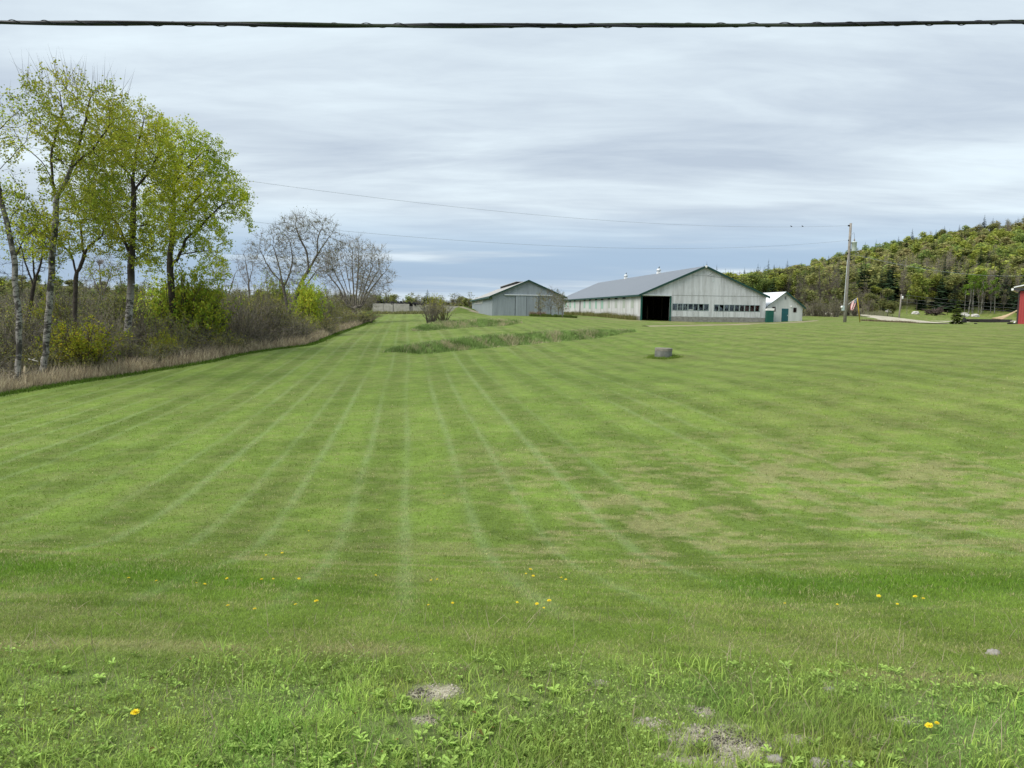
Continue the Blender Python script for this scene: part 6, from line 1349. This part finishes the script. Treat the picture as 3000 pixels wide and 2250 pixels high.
    V = ico[None]*rng.uniform(0.65, 1.3, (n, 9, 3))*r[:, None, None]; a = rng.random(n)*6.28; V = np.stack([V[..., 0]*np.cos(a)[:, None]-V[..., 1]*np.sin(a)[:, None], V[..., 0]*np.sin(a)[:, None]+V[..., 1]*np.cos(a)[:, None], V[..., 2]*0.7], 2)+np.stack([x, y, z+r*0.2], 1)[:, None]
    Lp = (np.arange(n)[:, None, None]*9+F[None]).reshape(-1); c = np.repeat(np.array([0.50, 0.46, 0.38])*rng.uniform(0.45, 1.35, (n, 1))*np.array([1, 1, 1]), 9, 0)
    tag(mesh_np("gravel", V.reshape(-1, 3), Lp, np.full(n*13, 3), BARK, None, c), "pale gravel showing in bare patches of the shoulder", "gravel", None, "stuff")
weeds()
for i, (px, py, r, lb) in enumerate(((2405, 2240, 0.035, "pale rounded stone at the bottom edge, right of centre"), (2475, 2244, 0.03, "flat grey stone at the bottom edge beside the pale one"), (2270, 2228, 0.028, "tan stone standing in the gravel at the bottom edge"), (2432, 2025, 0.025, "small pale stone in the rough grass right of centre"), (2910, 1916, 0.035, "white stone where the shoulder meets the lawn at right"))):
    p = hit(px, py); mb = MB(); mb.ball((0, 0, 0.004), (r*1.1, r*0.8, r*0.55), 14, 9, 0, 0.2, random.Random(40+i)); tag(mb.build("stone", plain("stone", (0.30, 0.28, 0.25), 0.9, 0, 0.3, 30, bstr=0.3), None, True, p), lb, "stone", "stones in the shoulder grass")
# dandelions
YEL = plain("dandelion_yellow", (0.80, 0.62, 0.02), 0.7, 0, 0.15, 60); STM = plain("dandelion_stem", (0.16, 0.22, 0.06), 0.7)
def dandelion():
    r = random.Random(6); V = []; F = []
    st = MB().tube([(0, 0, -0.01), (0.002, 0.001, 0.03), (0.004, 0, 0.060)], [0.0022, 0.002, 0.0018], 6).build("dandelion", STM)
    for ring, (n, l, el_) in enumerate(((22, 0.021, 0.12), (18, 0.017, 0.55), (12, 0.011, 1.0))):
        for k in range(n):
            a = k*6.283/n+r.uniform(-.1, .1); w_ = 0.0022; l_ = l*r.uniform(0.85, 1.1); d = Vector((math.cos(a)*math.cos(el_), math.sin(a)*math.cos(el_), math.sin(el_))); s = Vector((-math.sin(a), math.cos(a), 0))*w_; o = Vector((0.004, 0, 0.060)); b = len(V)
            V += [o-s*0.5, o+s*0.5, o+d*l_+s, o+d*l_*1.05, o+d*l_-s]; F.append((b, b+1, b+2, b+3, b+4))
    me = bpy.data.meshes.new("flower_head"); me.from_pydata([tuple(v) for v in V], [], F); me.materials.append(YEL); fl_ = bpy.data.objects.new("flower_head", me); link(fl_, st); return st
DL = [(401, 2117, 1.0, "large yellow dandelion in the rough grass near the bottom left"), (2729, 2155, 0.9, "yellow dandelion in the rough grass near the bottom right"), (2745, 2138, 0.6, "smaller dandelion just behind the bottom right one")]
DQ = [(376, 1708), (461, 1710), (573, 1721), (596, 1724), (670, 1708), (766, 1712), (875, 1708), (800, 1707), (1265, 1707), (1282, 1707), (1098, 1695), (668, 1790), (868, 1786), (929, 1781), (1258, 1783), (1326, 1778), (746, 1800), (780, 1634), (827, 1630), (1541, 1688), (1561, 1698), (1646, 1702), (1575, 1783), (1592, 1790), (1608, 1778), (1514, 1775),
      (2575, 1761), (2683, 1765), (2705, 1766), (2453, 1780), (2629, 1780), (2300, 1780), (1660, 1710), (1550, 1680), (1300, 1455), (1105, 1500), (905, 1560)]
d0 = dandelion(); r_ = random.Random(12); first = True
DQs = sorted(DQ)
for i, (px, py, *rest) in enumerate(DL+[(a, b) for a, b in DQs]):
    p = hit(px, py, 1.8, 60); sc = rest[0]*0.8 if rest else r_.uniform(0.6, 1.15)*0.68
    lb = rest[1] if rest else None
    if not lb:
        third = "left" if px < 1000 else "middle" if px < 2000 else "right"; row = "in the lush dip" if py > 1750 else "along the dip's lip" if py > 1660 else "out on the lawn"
        same = [q for q in DQs if (("left" if q[0] < 1000 else "middle" if q[0] < 2000 else "right") == third) and (("in the lush dip" if q[1] > 1750 else "along the dip's lip" if q[1] > 1660 else "out on the lawn") == row)]; j = same.index((px, py))
        lb = f"small yellow dandelion {row}, {third} third of photo, {ORD[min(j, 9)]}"
    o = d0 if first else dup(d0, p, r_.random()*6, sc); first = False
    o.location = p; o.rotation_euler = (r_.uniform(-.3, .1), r_.uniform(-.25, .25), r_.random()*6); o.scale = (sc,)*3; tag(o, lb, "dandelion", "dandelions in the grass")
